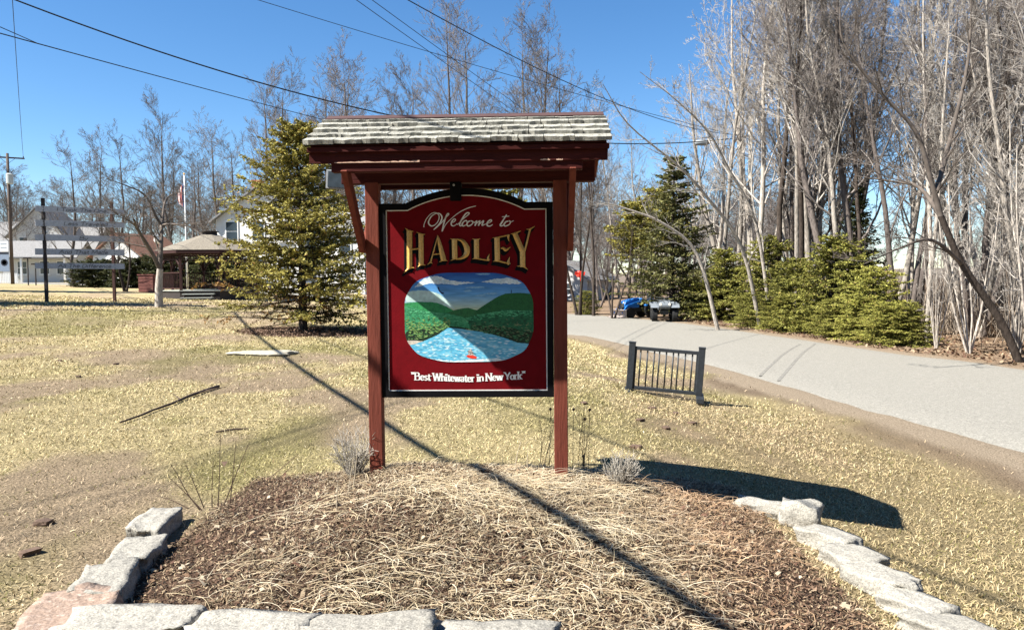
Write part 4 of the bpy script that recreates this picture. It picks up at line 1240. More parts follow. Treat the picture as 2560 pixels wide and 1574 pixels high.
# ------------------------------------------------------------------ houses
def window(parent, c, w, h, nrm):
    """c centre on the wall, nrm outward unit vector (axis aligned)"""
    n = Vector(nrm); t = Vector((-n.y, n.x, 0))
    def slab(b, cc, sw, sh, th):
        a = Vector(cc); b.beam(a - t * sw / 2, a + t * sw / 2, th, sh)
        return b
    f = slab(MB(), Vector(c) + n * 0.03, w + 0.2, h + 0.2, 0.06).build('window', M['white'], parent)
    for s in (-1, 1):
        slab(MB(), Vector(c) + n * 0.07 + Vector((0, 0, s * h / 4)), w, h / 2 - 0.06, 0.02).build('pane', M['glass'], f)
    slab(MB(), Vector(c) + n * 0.08 + Vector((0, 0, -h / 2 - 0.1)), w + 0.3, 0.07, 0.14).build('sill', M['white'], f)
def house(name, loc, rz, sx, sy, wall, ridge, mw, mr, label, gable='y', over=0.4, wins=(), chimney=None, cat='house'):
    """box body with a gabled roof; gable 'y': gable ends face -y/+y"""
    e = empty(name, loc, rz, label, cat)
    b = MB(); b.box((0, 0, wall / 2 - 0.3), (sx, sy, wall + 0.6))
    if gable == 'y':
        b2 = MB().prism([(-sx / 2, wall), (sx / 2, wall), (0, ridge)], -sy / 2, sy / 2)
    else:
        b2 = MB().prism([(-sy / 2, wall), (sy / 2, wall), (0, ridge)], -sx / 2, sx / 2)
        b2.v = [(y, x, z) for x, y, z in b2.v]
    b.add(b2.v, b2.f)
    b.build('wall', M[mw], e)
    half = (sx if gable == 'y' else sy) / 2; ln = (sy if gable == 'y' else sx) + 2 * over
    for s in (-1, 1):
        k = (ridge - wall) / half
        lo = Vector((s * (half + over), 0, wall - k * over + 0.12)); hi = Vector((0, 0, ridge + 0.12))
        r = MB()
        P = [(lo.x, -ln / 2, lo.z), (lo.x, ln / 2, lo.z), (hi.x, ln / 2, hi.z), (hi.x, -ln / 2, hi.z)]
        P += [(x, y, z - 0.14) for x, y, z in P]
        if gable != 'y': P = [(y, x, z) for x, y, z in P]
        r.add(P, [(0, 1, 2, 3), (7, 6, 5, 4), (0, 4, 5, 1), (1, 5, 6, 2), (2, 6, 7, 3), (3, 7, 4, 0)])
        ro = r.build('roof', M[mr], e)
    if chimney:
        b = MB(); b.box(chimney[:3], (0.7, 0.7, chimney[3])); b.box((chimney[0], chimney[1], chimney[2] + chimney[3] / 2), (0.82, 0.82, 0.12)); b.build('chimney', M['brick'], ro)
    for c, w, h, n in wins: window(e, c, w, h, n)
    return e
WH = gu(702, 62.0)
wl = at(702, 556, 62).z - WH.z; rg = at(702, 484, 62).z - WH.z
wins = [((x, -4.0, z), 0.85, 1.45, (0, -1, 0)) for x in (-2.1, 0, 2.1) for z in (1.7, 4.5)]
wins += [((-3.35, y, z), 0.85, 1.45, (-1, 0, 0)) for y in (-2, 1.5) for z in (1.7, 4.5)]
house('house', WH, R(-6), 6.7, 8.0, wl, rg, 'clapboard', 'roofgrey', 'two-storey white clapboard house with brick chimney behind the spruce', 'y', 0.4, wins, (-1.3, -1.0, rg - 0.2, 2.2))
WH2 = gu(858, 61.0)
h2 = house('house_wing', WH2, R(-6), 5.4, 6.0, 4.6, 6.4, 'clapboard', 'roofgrey', 'lower white wing joined to the right of the two-storey house', 'x', 0.3,
      [((x, -3.0, z), 0.8, 1.3, (0, -1, 0)) for x in (-1.5, 1.2) for z in (1.5, 3.6)])
# cluster of buildings far to the left
L1 = gu(125, 82)
wins = [((-1.5, -3, 1.5), 0.8, 1.3, (0, -1, 0)), ((0.6, -3, 1.5), 0.8, 1.3, (0, -1, 0)), ((2.2, -3, 1.5), 0.8, 1.3, (0, -1, 0))]
lh = house('house', L1, R(12), 6.6, 6.0, 2.7, 4.3, 'clapboard', 'roofgrey', 'low white cottage with a porch behind the poem boards', 'x', 0.5, wins)
b = MB(); b.box((-0.2, -3.9, 2.5), (7.0, 1.8, 0.15)); b.build('porch_roof', M['roofgrey'], lh)
for x in (-3.3, -1.0, 1.3, 3.0): MB().box((x, -4.6, 1.15), (0.18, 0.18, 2.6)).build('porch_column', M['white'], lh)
L2 = gu(40, 96)
house('building', L2, R(6), 22, 9, 3.6, 7.2, 'greyside', 'roofgrey', 'long grey building with wide roof at the end of the lawn', 'x', 0.5,
      [((x, -4.5, 1.9), 1.0, 1.4, (0, -1, 0)) for x in (-8, -4, 0, 4, 8)], cat='building')
L3 = gu(132, 92)
house('house', L3, R(8), 6, 7, 5.4, 8.4, 'clapboard', 'roofgrey', 'white gabled house rising behind the low cottage', 'y', 0.4,
      [((x, -3.5, z), 0.8, 1.3, (0, -1, 0)) for x in (-1.5, 1.5) for z in (1.8, 4.4)])
L4 = gu(352, 74)
house('house', L4, R(-14), 5.4, 6, 2.7, 4.7, 'clapboard', 'roofbrown', 'small white house with a russet roof left of the gazebo', 'y', 0.4, [((0, -3.5, 1.7), 0.9, 1.2, (0, -1, 0))])
L6 = gu(1440, 70)
house('house', L6, R(-30), 5.0, 6, 1.9, 3.4, 'greyside', 'roofgrey', 'small pale house with dark roof glimpsed between bare trunks', 'y', 0.4, [((0.5, -3, 1.0), 0.9, 1.0, (0, -1, 0))])
# picket fence at far left
e = empty('picket_fence', gu(5, 72), R(4), 'white picket fence at the far end of the lawn', 'fence')
pk = MB().prism([(-0.04, 0), (0.04, 0), (0.04, 0.92), (0, 1.0), (-0.04, 0.92)], -0.01, 0.01).mesh('picket', M['white'])
for k in range(34): link('picket', pk, e, loc=(-3.6 + k * 0.15, 0, 0.02))
for z in (0.25, 0.75): MB().box((-1.1, 0.03, z), (5.2, 0.04, 0.07)).build('fence_rail', M['white'], e)
# brown wooden bin left of the gazebo
bp = gu(378, 47); 
e = empty('waste_bin_enclosure', bp, R(-12), 'brown-red wooden bin with pale side door beside the gazebo', 'bin')
for k in range(5): MB().box((0.0, -0.5, 0.12 + k * 0.2), (1.0, 0.05, 0.18)).build('board', M['bin'], e)
for s in (-1, 1): MB().box((s * 0.5, 0, 0.52), (0.06, 1.0, 1.04)).build('side', M['bin'], e)
MB().box((0, 0, 1.07), (1.12, 1.12, 0.07)).build('lid', M['bin'], e)
MB().box((-0.55, -0.1, 0.55), (0.05, 0.5, 0.8)).build('door', M['palestem'], e)
# lamp posts by the far parking area
for u, vt, lab in ((70, 645, 'dark T-shaped post beside the far utility pole'), (89, 660, 'dark T-shaped post half hidden by the lowest poem board')):
    g_ = gu(u, 61); t_ = at(u, vt, 61).z - g_.z
    e = empty('parking_post', g_, R(10), lab, 'post', 'dark posts by the far drive')
    MB().tube([(0, 0, -0.2), (0.02, 0, t_)], [0.05, 0.045], 8).build('shaft', M['darkpost'], e)
    MB().box((0, 0, t_), (0.55, 0.16, 0.10)).build('head', M['darkpost'], e)
# white lantern
g_ = gu(396, 52); t_ = at(396, 600, 52).z - g_.z
e = empty('street_lantern', g_, 0, 'white lantern on a slim post behind the forked small tree', 'street lamp')
MB().tube([(0, 0, -0.2), (0, 0, t_ - 0.2)], [0.06, 0.045], 8).build('shaft', M['darkpost'], e)
MB().lathe((0, 0, t_), [(0.1, -0.25), (0.22, -0.05), (0.2, 0.2), (0.05, 0.24)], 10).build('globe', M['white'], e, smooth=True)
MB().lathe((0, 0, t_ + 0.26), [(0.3, 0), (0.2, 0.1), (0.03, 0.2)], 10).build('cap', M['paleframe'], e)
# flagpole
g_ = gu(468, 50); t_ = at(468, 437, 50).z - g_.z
e = empty('flagpole', g_, 0, 'white flagpole with a limp striped flag behind the gazebo', 'flagpole')
MB().tube([(0, 0, -0.2), (0, 0, t_)], [0.06, 0.03], 10).build('shaft', M['white'], e, smooth=True)
MB().lathe((0, 0, t_ + 0.06), [(0.02, -0.07), (0.08, 0), (0.02, 0.07)], 10).build('finial', M['gold'], e)
zt_ = at(468, 450, 50).z - g_.z
for k in range(7):
    b = MB(); z0 = zt_ - 0.9 - 0.0 * k
    pts = [(-0.05 - 0.06 * k, 0.03 * math.sin(k * 2.0), zt_ - 0.15 - 0.10 * k), (-0.10 - 0.05 * k, 0.05 * math.sin(k * 2.3 + 1), zt_ - 1.0 - 0.05 * k), (-0.08 - 0.045 * k, 0.03, zt_ - 1.75 + 0.03 * k)]
    b.tube(pts, [0.03, 0.045, 0.03], 5); b.build('flag_fold', M[('flag_red', 'white')[k % 2] if k > 1 else 'flag_blue'], e)
# red ribbon tied to a tree across the road
RIB = at(1449, 685, 41)
# ------------------------------------------------------------------ bare trees
def unit(v): return v / (np.linalg.norm(v) + 1e-9)
def walk(rng, p, d, L, n, wob, up=0.0):
    pts = [np.array(p, float)]; d = unit(np.array(d, float))
    for i in range(n):
        d = unit(d + rng.normal(0, wob, 3) + np.array([0, 0, up]))
        pts.append(pts[-1] + d * L / n)
    return pts
def side_dir(rng, ax, ang):
    a = unit(ax); r = rng.normal(0, 1, 3); r = unit(r - a * (r @ a))
    return a * math.cos(ang) + r * math.sin(ang)
def at_t(pts, t):
    f = t * (len(pts) - 1); i = min(int(f), len(pts) - 2); k = f - i
    return pts[i] * (1 - k) + pts[i + 1] * k, pts[i + 1] - pts[i]
def grow(rng, bag, pts, r0, r1, level, L, cfg):
    """side branches of the branch 'pts'; level counts down to twigs"""
    n = cfg['n'][level]
    for i in range(n):
        t = cfg['first'] + (1 - cfg['first']) * (i + rng.random()) / n if level == cfg['top'] else 0.12 + 0.88 * (i + rng.random()) / n
        t = min(t, 0.99)
        p, ax = at_t(pts, t)
        rr = (r0 + (r1 - r0) * t)
        l = L * cfg['len'][level] * (1.12 - 0.62 * t) * rng.uniform(0.7, 1.25)
        d = side_dir(rng, ax, R(rng.uniform(*cfg['ang'][level])))
        if d[2] < -0.2: d[2] *= -0.3
        seg = cfg['seg'][level]
        q = walk(rng, p, d, l, seg, cfg['wob'], cfg['up'])
        ra = max(rr * cfg['thin'][level], cfg['rmin'])
        rb = max(ra * 0.3, cfg['rmin'] * 0.55)
        bag.tube(q, np.linspace(ra, rb, seg + 1), (3, 3, 4, 5)[level])
        if level > 0: grow(rng, bag, q, ra, rb, level - 1, l, cfg)
CFG = dict(top=3, first=0.3, n=[6, 6, 6, 17], len=[0.42, 0.46, 0.48, 0.34], ang=[(25, 55), (25, 55), (28, 55), (28, 52)],
           seg=[2, 3, 4, 6], thin=[0.5, 0.5, 0.5, 0.45], wob=0.13, up=0.10, rmin=0.0065)
TREE_SRC = {}
def bare_tree(key, seed, h, r0, dark=False, leaders=1, lean=0.05, tone=None, **kw):
    rng = np.random.default_rng(seed); cfg = dict(CFG); cfg.update(kw)
    tb, cb = TubeBag(), TubeBag()
    for k in range(leaders):
        d = np.array([rng.normal(0, lean), rng.normal(0, lean), 1.0])
        if leaders > 1: a = 2 * math.pi * k / leaders + rng.random(); d = np.array([math.cos(a) * 0.26, math.sin(a) * 0.26, 1.0]) * 1.0
        st = np.array([0.0, 0, -0.3]) + (np.array([math.cos(2.1 * k), math.sin(2.1 * k), 0]) * r0 * 0.6 if leaders > 1 else 0)
        hh = h * (1.0 if k == 0 else rng.uniform(0.7, 0.95))
        pts = walk(rng, st, d, hh + 0.3, 13, 0.045, 0.03 if leaders == 1 else 0.06)
        rad = r0 * (0.72 if leaders > 1 else 1) * np.linspace(1, 0.0, 14) ** 0.75 + 0.012
        rad[0] *= 1.35
        tb.tube(pts, rad, 8)
        cf = dict(cfg)
        if leaders > 1: cf['n'] = cfg['n'][:3] + [max(7, cfg['n'][3] * 3 // (2 * leaders))]
        grow(rng, cb, pts, rad[1], 0.012, cfg['top'], hh, cf)
    s = tone or ('_dark' if dark else '')
    TREE_SRC[key] = (tb.mesh('trunk', M['bark' + s]), cb.mesh('crown', M['twig' + s]), h)
bare_tree('a', 1, 15, 0.125)
bare_tree('b', 2, 15, 0.11, first=0.38, ang=[(25, 55), (25, 50), (25, 45), (20, 40)])
bare_tree('c', 3, 15, 0.13, first=0.22, n=[6, 6, 6, 20], wob=0.2)
bare_tree('d', 4, 15, 0.12, dark=True, first=0.4, lean=0.1)
bare_tree('e', 5, 14, 0.16, leaders=3, wob=0.2)
bare_tree('f', 6, 14, 0.20, dark=True, leaders=3, ang=[(25, 55), (25, 50), (25, 50), (22, 45)])
bare_tree('g', 7, 15, 0.24, dark=True, first=0.16, n=[6, 6, 7, 22], ang=[(25, 50), (25, 50), (30, 55), (38, 62)])
bare_tree('s', 8, 5, 0.035, leaders=6, lean=0.2, n=[4, 4, 4, 9], rmin=0.006, seg=[2, 2, 3, 4])
bare_tree('t', 9, 13, 0.13, leaders=2, first=0.3)
bare_tree('h', 61, 15, 0.16, tone='_mid', first=0.2, n=[5, 6, 6, 20], rmin=0.008, len=[0.6, 0.52, 0.5, 0.36])
bare_tree('i', 62, 15, 0.15, tone='_mid', first=0.28, n=[5, 6, 6, 19], rmin=0.008, len=[0.6, 0.52, 0.5, 0.34], ang=[(25, 50), (25, 45), (25, 42), (18, 38)])
bare_tree('j', 63, 14, 0.15, tone='_mid', leaders=3, n=[5, 6, 6, 19], rmin=0.008, wob=0.18, len=[0.6, 0.52, 0.5, 0.34])
def tree(key, loc, h, rz, label, group, name='bare_tree', wide=1.0, thick=1.0, cat='tree', tilt=None):
    tm, cm, h0 = TREE_SRC[key]; s = h / h0
    e = empty(name, loc, rz, label, cat, group)
    e.scale = (s * wide, s * wide, s)
    if tilt: e.rotation_euler = (tilt[0], tilt[1], rz)
    link('trunk', tm, e); link('crown', cm, e)
    return e
rt = random.Random(77)
# trees standing singly or in a line beyond the lawn and the road: (photo column, distance, photo row of the top, kind)
BACK = [(186, 58, 398, 'g', 1.25), (312, 47, 520, 'f', 1.1), (258, 92, 376, 'b', 1.15), (305, 88, 372, 'c', 1.1), (440, 90, 296, 'd', 1.0), (405, 96, 400, 'b', 1.2),
        (556, 95, 342, 'c', 1.1), (648, 82, 214, 'd', 1.0), (706, 86, 214, 'g', 0.9), (598, 104, 372, 'a', 1.2), (520, 100, 400, 'c', 1.3), (855, 92, 192, 'c', 1.1),
        (920, 104, 232, 'b', 1.2), (800, 98, 225, 'a', 1.2), (760, 92, 300, 'c', 1.2), (1112, 78, 66, 'g', 0.85), (1195, 84, 112, 'c', 1.0), (1290, 88, 132, 'a', 1.1), (1352, 82, 140, 'b', 1.1),
        (1418, 86, 188, 'c', 1.0), (1062, 92, 232, 'b', 1.1), (980, 105, 262, 'c', 1.2), (1490, 66, 330, 'a', 1.0), (30, 86, 470, 'c', 1.3), (60, 98, 480, 'b', 1.5), (480, 84, 420, 'a', 1.2)]
for u, Y, v, k, wd in BACK:
    g_ = gu(u, Y)
    k = {'a': 'h', 'b': 'i', 'c': 'h', 'd': 'i', 'g': 'h', 'e': 'j', 'f': 'f'}[k]
    tree(k, g_, at(u, v, Y).z - g_.z, rt.random() * 6.28, 'tall leafless tree against the sky beyond the lawn', 'bare trees along the skyline', wide=wd * 1.05)
for k in range(60):
    u = rt.uniform(-60, 1950); Y = rt.uniform(105, 135); g_ = gu(u, Y); v = rt.uniform(420, 520)
    tree(rt.choice('hij'), g_, at(u, v, Y).z - g_.z, rt.random() * 6.28, 'leafless grey tree in the hazy distant row', 'distant bare trees', wide=1.9)
# woods across the road
def far_edge(t):
    i = int(t); return FARE[i] + (FARE[min(i + 1, 259)] - FARE[i]) * (t - i)
iF0 = int(np.argmin(np.abs(FARE[:, 1] - 3) + 100 * (FARE[:, 0] < 5))); iF1 = int(np.argmin(np.abs(FARE[:, 1] - 36) + 100 * (FARE[:, 0] < 0)))
def wood_pos(t, off):
    i = iF0 + (iF1 - iF0) * t; p = far_edge(i); q = far_edge(min(i + 1, 258))
    d = unit(q - p); n = np.array([d[1], -d[0]])
    r = p + n * off
    return Vector((r[0], r[1], gz(r[0], r[1])))
def pix(p): return proj(p)
cnt = 0
for k in range(400):
    if cnt >= 60: break
    t = rt.random(); off = 1.8 + 26 * rt.random() ** 1.3
    p = wood_pos(t, off); u, v = pix(p)
    if u < 1700 or u > 3100: continue
    if u < 1960 and off < 5: continue
    lim = np.interp(u, [1700, 1800, 1900, 3000], [150, 20, -120, -300])
    h = min(at(u, lim + rt.uniform(-60, 120), p.y).z - p.z, rt.uniform(15, 19))
    if h < 5: continue
    tree(rt.choice('abcettdhij'), p, h, rt.random() * 6.28, 'leafless grey tree in the dense woods across the road', 'bare trees in the roadside woods', wide=rt.uniform(0.75, 1.1),
         tilt=(R(rt.uniform(-4, 4)), R(rt.uniform(-5, 3))))
    cnt += 1
for u, Y, v, k in ((1738, 50, 225, 'a'), (1768, 44, 110, 'c'), (1800, 40, -10, 'b'), (1835, 42, -70, 'e'), (1868, 36, -120, 'c'), (1905, 40, -150, 't'), (1945, 34, -200, 'd'), (1990, 36, -220, 'a'), (2050, 33, -240, 'c')):
    g_ = gu(u, Y)
    tree(k, g_, at(u, v, Y).z - g_.z, u * 0.37, 'leafless grey tree in the dense woods across the road', 'bare trees in the roadside woods', wide=0.95)
for k in range(62):
    t = rt.random() * 0.55; p = wood_pos(t, 1.2 + 9 * rt.random() ** 1.4); u, v = pix(p)
    if u < 2180 and k > 3: continue
    tree('s', p, rt.uniform(3.2, 7.0), rt.random() * 6.28, 'clump of thin bare saplings at the edge of the woods', 'sapling clumps by the road', name='sapling_clump', wide=rt.uniform(0.5, 0.9), cat='saplings')
for k in range(34):
    u = rt.uniform(1470, 2500); Y = rt.uniform(50, 95) if u < 2000 else rt.uniform(40, 80); g_ = gu(u, Y)
    tree(rt.choice('hijj'), g_, rt.uniform(5, 9), rt.random() * 6.28, 'low leafless understory tree deep in the roadside woods', 'understory trees deep in the woods', wide=rt.uniform(1.3, 1.9))
# mid-distance bare trees between the sign and the conifer row
for u, Y, v, k, wd, lab in ((1447, 41, 300, 'f', 0.75, 'dark forked tree with a red ribbon round one stem'), (1532, 37.5, 560, 'f', 1.1, 'small dark three-stemmed tree beside the tractor'),
                            (1484, 40, 250, 'd', 0.8, 'straight dark slender tree just right of the sign'), (1600, 52, 330, 'a', 0.9, 'leafless tree standing behind the parked tractor'), (1405, 60, 300, 'b', 1.0, 'leafless tree behind the sign\'s right post'),
                            (1640, 60, 380, 'c', 1.0, 'leafless tree behind the tall dark conifer'), (1550, 70, 300, 'b', 1.0, 'pale leafless tree deep behind the parked tractor'), (1710, 48, 420, 't', 1.0, 'twin-stemmed bare tree left of the pale pole')):
    g_ = gu(u, Y)
    tree(k, g_, at(u, v, Y).z - g_.z, 0.7 + u, lab, None, wide=wd)
b = MB(); b.lathe((0, 0, 0), [(0.13, -0.16), (0.17, -0.1), (0.16, 0.1), (0.12, 0.16)], 10)
b.add([(-0.04, -0.17, 0), (0.3, -0.22, 0.14), (0.24, -0.2, -0.08)], [(0, 1, 2)]); b.add([(0.04, -0.17, 0.02), (-0.26, -0.22, 0.16), (-0.3, -0.2, -0.06)], [(0, 1, 2)])
b.add([(0, -0.18, 0), (0.12, -0.2, -0.4), (0.02, -0.2, -0.38)], [(0, 1, 2)])
o = b.build('ribbon', M['ribbon']); o.location = RIB; tag(o, 'bright red ribbon bow tied to a tree stem across the road', 'ribbon')
# individually shaped trees
def drawn_tree(name, label, lines, dark, seed, cfgkw, L, n_lv=2):
    """lines: list of (points, r0, r1); first is the trunk"""
    rng = np.random.default_rng(seed); cfg = dict(CFG); cfg.update(cfgkw); cfg['top'] = 3
    base = lines[0][0][0]
    e = empty(name, base, 0, label, 'tree')
    tb, cb = TubeBag(), TubeBag()
    for i, (pts, r0, r1) in enumerate(lines):
        P_ = [np.array(p - base) for p in pts]; P_ = catmull(P_, 4)
        rad = np.linspace(r0, r1, len(P_))
        (tb if i == 0 else cb).tube(P_, rad, 8)
        if i > 0 or len(lines) == 1:
            grow(rng, cb, P_, r0, r1, n_lv, L, cfg)
    s = '_dark' if dark else ''
    link('trunk', tb.mesh('trunk', M['bark' + s]), e); link('crown', cb.mesh('crown', M['twig' + ('_dark' if name == 'small_tree' else s)]), e)
    return e
def A3(lst, Y): return [at(u, v, Y if not isinstance(Y, tuple) else Y[0] + (Y[1] - Y[0]) * i / (len(lst) - 1)) for i, (u, v) in enumerate(lst)]
b0 = gu(395, 30.0)
fk = at(400, 672, 30)
drawn_tree('small_tree', 'small forked leafless tree with pale lower trunk in front of the gazebo',
   [([b0 - Vector((0, 0, .2)), at(397, 720, 30), fk], 0.17, 0.12),
    ([fk, at(376, 625, 29.6), at(344, 572, 29.0), at(335, 548, 28.6)], 0.09, 0.03), ([fk, at(403, 610, 30.2), at(404, 562, 30.6), at(408, 540, 30.8)], 0.09, 0.06),
    ([at(404, 562, 30.6), at(388, 538, 30.4), at(374, 505, 30.2), at(352, 480, 30), at(310, 462, 29.6), at(266, 446, 29.2)], 0.065, 0.012),
    ([at(406, 552, 30.7), at(410, 515, 31.2), at(420, 492, 31.5), at(450, 478, 31.8)], 0.05, 0.012),
    ([at(404, 562, 30.6), at(430, 560, 30), at(470, 566, 29.5), at(505, 585, 29)], 0.045, 0.01),
    ([at(344, 572, 29.0), at(320, 550, 28.6), at(285, 540, 28.2)], 0.03, 0.008), ([at(344, 572, 29.0), at(352, 540, 29.4), at(345, 500, 29.6)], 0.03, 0.008),
    ([at(355, 590, 29.2), at(318, 590, 29), at(300, 600, 28.8)], 0.025, 0.008)],
   False, 31, dict(n=[5, 6, 7, 9], len=[0.5, 0.55, 0.6, 0.5], up=0.04, wob=0.2, rmin=0.0065), 1.9, 2)
Yl = 17.5
b1 = gp(2562, 905)
drawn_tree('leaning_tree', 'thick dark tree leaning out over the road edge',
   [([b1 - Vector((0, 0, .3)), at(2500, 800, b1.y), at(2405, 660, b1.y), at(2352, 540, b1.y)], 0.10, 0.07),
    ([at(2352, 540, b1.y), at(2330, 460, b1.y), at(2290, 330, b1.y), at(2200, 230, b1.y), at(2110, 110, b1.y), at(2100, 20, b1.y)], 0.065, 0.016),
    ([at(2352, 540, b1.y), at(2300, 470, b1.y + 1), at(2240, 455, b1.y + 1.5), at(2140, 440, b1.y + 2)], 0.06, 0.012),
    ([at(2340, 480, b1.y), at(2380, 330, b1.y + 1), at(2420, 150, b1.y + 1.5), at(2430, -60, b1.y + 2)], 0.07, 0.02),
    ([at(2405, 660, b1.y), at(2330, 600, b1.y - 1), at(2250, 620, b1.y - 1.5), at(2160, 660, b1.y - 2)], 0.05, 0.01)],
   True, 32, dict(n=[5, 5, 7, 9], len=[0.5, 0.55, 0.55, 0.5], up=0.06, wob=0.15), 2.6, 2)
for nm, ln, Y, sd, lab in (('arching_tree', [(1905, 760), (1855, 620), (1765, 490), (1690, 410), (1570, 310), (1508, 212)], (30, 27), 33, 'slender pale tree arching left across the dark conifer'),
                      ('arching_tree', [(1930, 740), (1890, 560), (1820, 420), (1770, 330), (1690, 250), (1600, 180)], (33, 31), 34, 'taller slender tree arching left beside the street light'),
                      ('arching_tree', [(1800, 770), (1745, 640), (1660, 560), (1560, 520), (1500, 505)], (29, 27.5), 35, 'low pale branching tree bending over the conifer row')):
    pts = A3(ln, Y); g_ = gu(ln[0][0], pts[0].y); pts = [g_ - Vector((0, 0, .2))] + pts[1:]
    drawn_tree(nm, lab, [(pts, 0.085, 0.012)], False, sd, dict(n=[4, 5, 12, 12], len=[0.5, 0.5, 0.5, 0.5], up=0.02, wob=0.15), 3.2, 2)

# ------------------------------------------------------------------ evergreens
def conifer(key, seed, h, r, whorls, per, tw, lv, leaf, cols, clear=0.04, droop=0.25, power=0.85, trunk_r=0.1, dead=0.0, flat=0.5, bark='bark_dark'):
    rng = np.random.default_rng(seed)
    tb = TubeBag()
    pts = walk(rng, (0, 0, -0.2), (0, 0, 1), h + 0.2, 8, 0.012)
    tb.tube(pts, np.linspace(trunk_r * 1.25, 0.012, 9), 8)
    seg0, seg1, segt = [], [], []
    for w in range(whorls):
        f = clear + (0.98 - clear) * (w + rng.random() * 0.8) / whorls
        p, _ = at_t(pts, (f * h + 0.2) / (h + 0.2))
        base_l = r * ((1 - f) ** power) * (1.0 if f > 0.12 else 0.85) + 0.08
        for k in range(per):
            a = 2 * math.pi * (k + rng.random() * 0.9) / per + w * 0.7
            L = base_l * rng.uniform(0.38, 1.3)
            dz = 0.35 * f - droop * (1 - f) + rng.normal(0, 0.08)
            d = np.array([math.cos(a), math.sin(a), dz])
            q = walk(rng, p, d, L, 4, 0.07, 0.03)
            tb.tube(q, np.linspace(max(0.006, L * 0.010), 0.004, 5), 3)
            nt = max(3, int(tw * L / r) + 2)
            is_dead = f < dead and rng.random() < 0.65
            for j in range(nt):
                t = 0.15 + 0.85 * (j + rng.random()) / nt
                s, ax = at_t(q, t)
                sd_ = unit(np.cross(ax, [0, 0, 1.0])) * (1 if rng.random() < 0.5 else -1)
                d2 = unit(unit(ax) * rng.uniform(0.4, 0.9) + sd_ * rng.uniform(0.35, 1.0) + np.array([0, 0, rng.normal(-0.12, 0.22)]))
                l2 = (0.16 + 0.22 * L * (1 - 0.6 * t)) * rng.uniform(0.6, 1.3)
                e = s + d2 * l2
                if is_dead:
                    if rng.random() < 0.6: tb.tube([s, e], [0.005, 0.003], 3)
                    if rng.random() < 0.75: continue
                seg0.append(s); seg1.append(e); segt.append(0.35 + 0.65 * t if not is_dead else -1.0)
            if not is_dead:
                seg0.append(q[2]); seg1.append(q[4]); segt.append(1.0)
    S0 = np.array(seg0); S1 = np.array(seg1); T = np.array(segt)
    n = len(S0) * lv
    idx = np.repeat(np.arange(len(S0)), lv)
    t = rng.random(n)
    c = S0[idx] + (S1[idx] - S0[idx]) * t[:, None] + rng.normal(0, 0.018, (n, 3))
    ax = S1[idx] - S0[idx]; ax /= np.linalg.norm(ax, axis=1)[:, None] + 1e-9
    dirv = ax * 0.75 + rng.normal(0, 0.55, (n, 3)); dirv /= np.linalg.norm(dirv, axis=1)[:, None]
    up = rng.normal(0, 1, (n, 3)) * (1 - flat) + np.array([0, 0, 1.0]) * flat
    sd_ = np.cross(dirv, up); sd_ /= np.linalg.norm(sd_, axis=1)[:, None] + 1e-9
    ll = leaf * rng.uniform(0.6, 1.4, n); ww = ll * rng.uniform(0.16, 0.30, n)
    A_ = c - dirv * ll[:, None] / 2; B_ = c + dirv * ll[:, None] / 2; Mi = c + np.array([0, 0, 1.0]) * 0.0
    V = np.stack([A_, Mi + sd_ * ww[:, None], B_, Mi - sd_ * ww[:, None]], 1).reshape(-1, 3)
    Fq = np.arange(n * 4).reshape(-1, 4)
    k1, k2, k3 = [np.array(x) for x in cols]
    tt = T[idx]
    mixf = np.clip(0.15 + 0.75 * tt + rng.normal(0, 0.25, n), 0, 1)[:, None]  # lighter tips; inner foliage darkened to put the crown's inner shade in colour
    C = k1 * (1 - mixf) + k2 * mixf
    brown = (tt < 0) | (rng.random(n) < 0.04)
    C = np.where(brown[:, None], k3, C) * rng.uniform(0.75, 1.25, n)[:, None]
    C = np.repeat(C, 4, axis=0)
    TREE_SRC[key] = (tb.mesh('trunk', M[bark]), mesh_np('foliage', V, Fq, M['leaf'], C), h)
def evergreen(key, loc, h, rz, label, group=None, name='conifer', wide=1.0, cat='tree'):
    tm, cm, h0 = TREE_SRC[key]; s = h / h0
    e = empty(name, loc, rz, label, cat, group); e.scale = (s * wide, s * wide, s)
    link('trunk', tm, e); link('crown', cm, e)
    return e
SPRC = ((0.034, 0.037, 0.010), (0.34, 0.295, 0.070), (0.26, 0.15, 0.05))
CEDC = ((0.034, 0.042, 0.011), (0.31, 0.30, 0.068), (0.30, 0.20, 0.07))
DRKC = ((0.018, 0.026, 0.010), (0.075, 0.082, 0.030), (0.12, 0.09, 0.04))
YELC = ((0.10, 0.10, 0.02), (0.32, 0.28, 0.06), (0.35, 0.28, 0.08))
hS = at(755, 296, SPR.y).z - SPR.z
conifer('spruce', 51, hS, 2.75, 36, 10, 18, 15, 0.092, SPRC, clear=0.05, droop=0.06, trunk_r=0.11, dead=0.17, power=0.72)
conifer('cedar', 52, 4.0, 2.0, 24, 9, 14, 20, 0.09, CEDC, clear=0.0, droop=0.25, trunk_r=0.07, power=0.42, flat=0.3)
conifer('cedar2', 53, 4.0, 1.9, 24, 9, 14, 20, 0.09, CEDC, clear=0.0, droop=0.30, trunk_r=0.07, power=0.5, flat=0.3)
conifer('dark', 54, 8.0, 2.3, 34, 8, 13, 8, 0.17, DRKC, clear=0.06, droop=0.15, trunk_r=0.13, power=0.75)
conifer('yellow', 55, 6.0, 1.9, 14, 8, 12, 9, 0.17, YELC, clear=0.5, droop=0.1, trunk_r=0.08, power=0.35)
conifer('hedge', 56, 3.0, 1.6, 16, 8, 12, 10, 0.15, DRKC, clear=0.0, droop=0.1, trunk_r=0.06, power=0.3, flat=0.3)
SPR.z = gz(SPR.x, SPR.y)
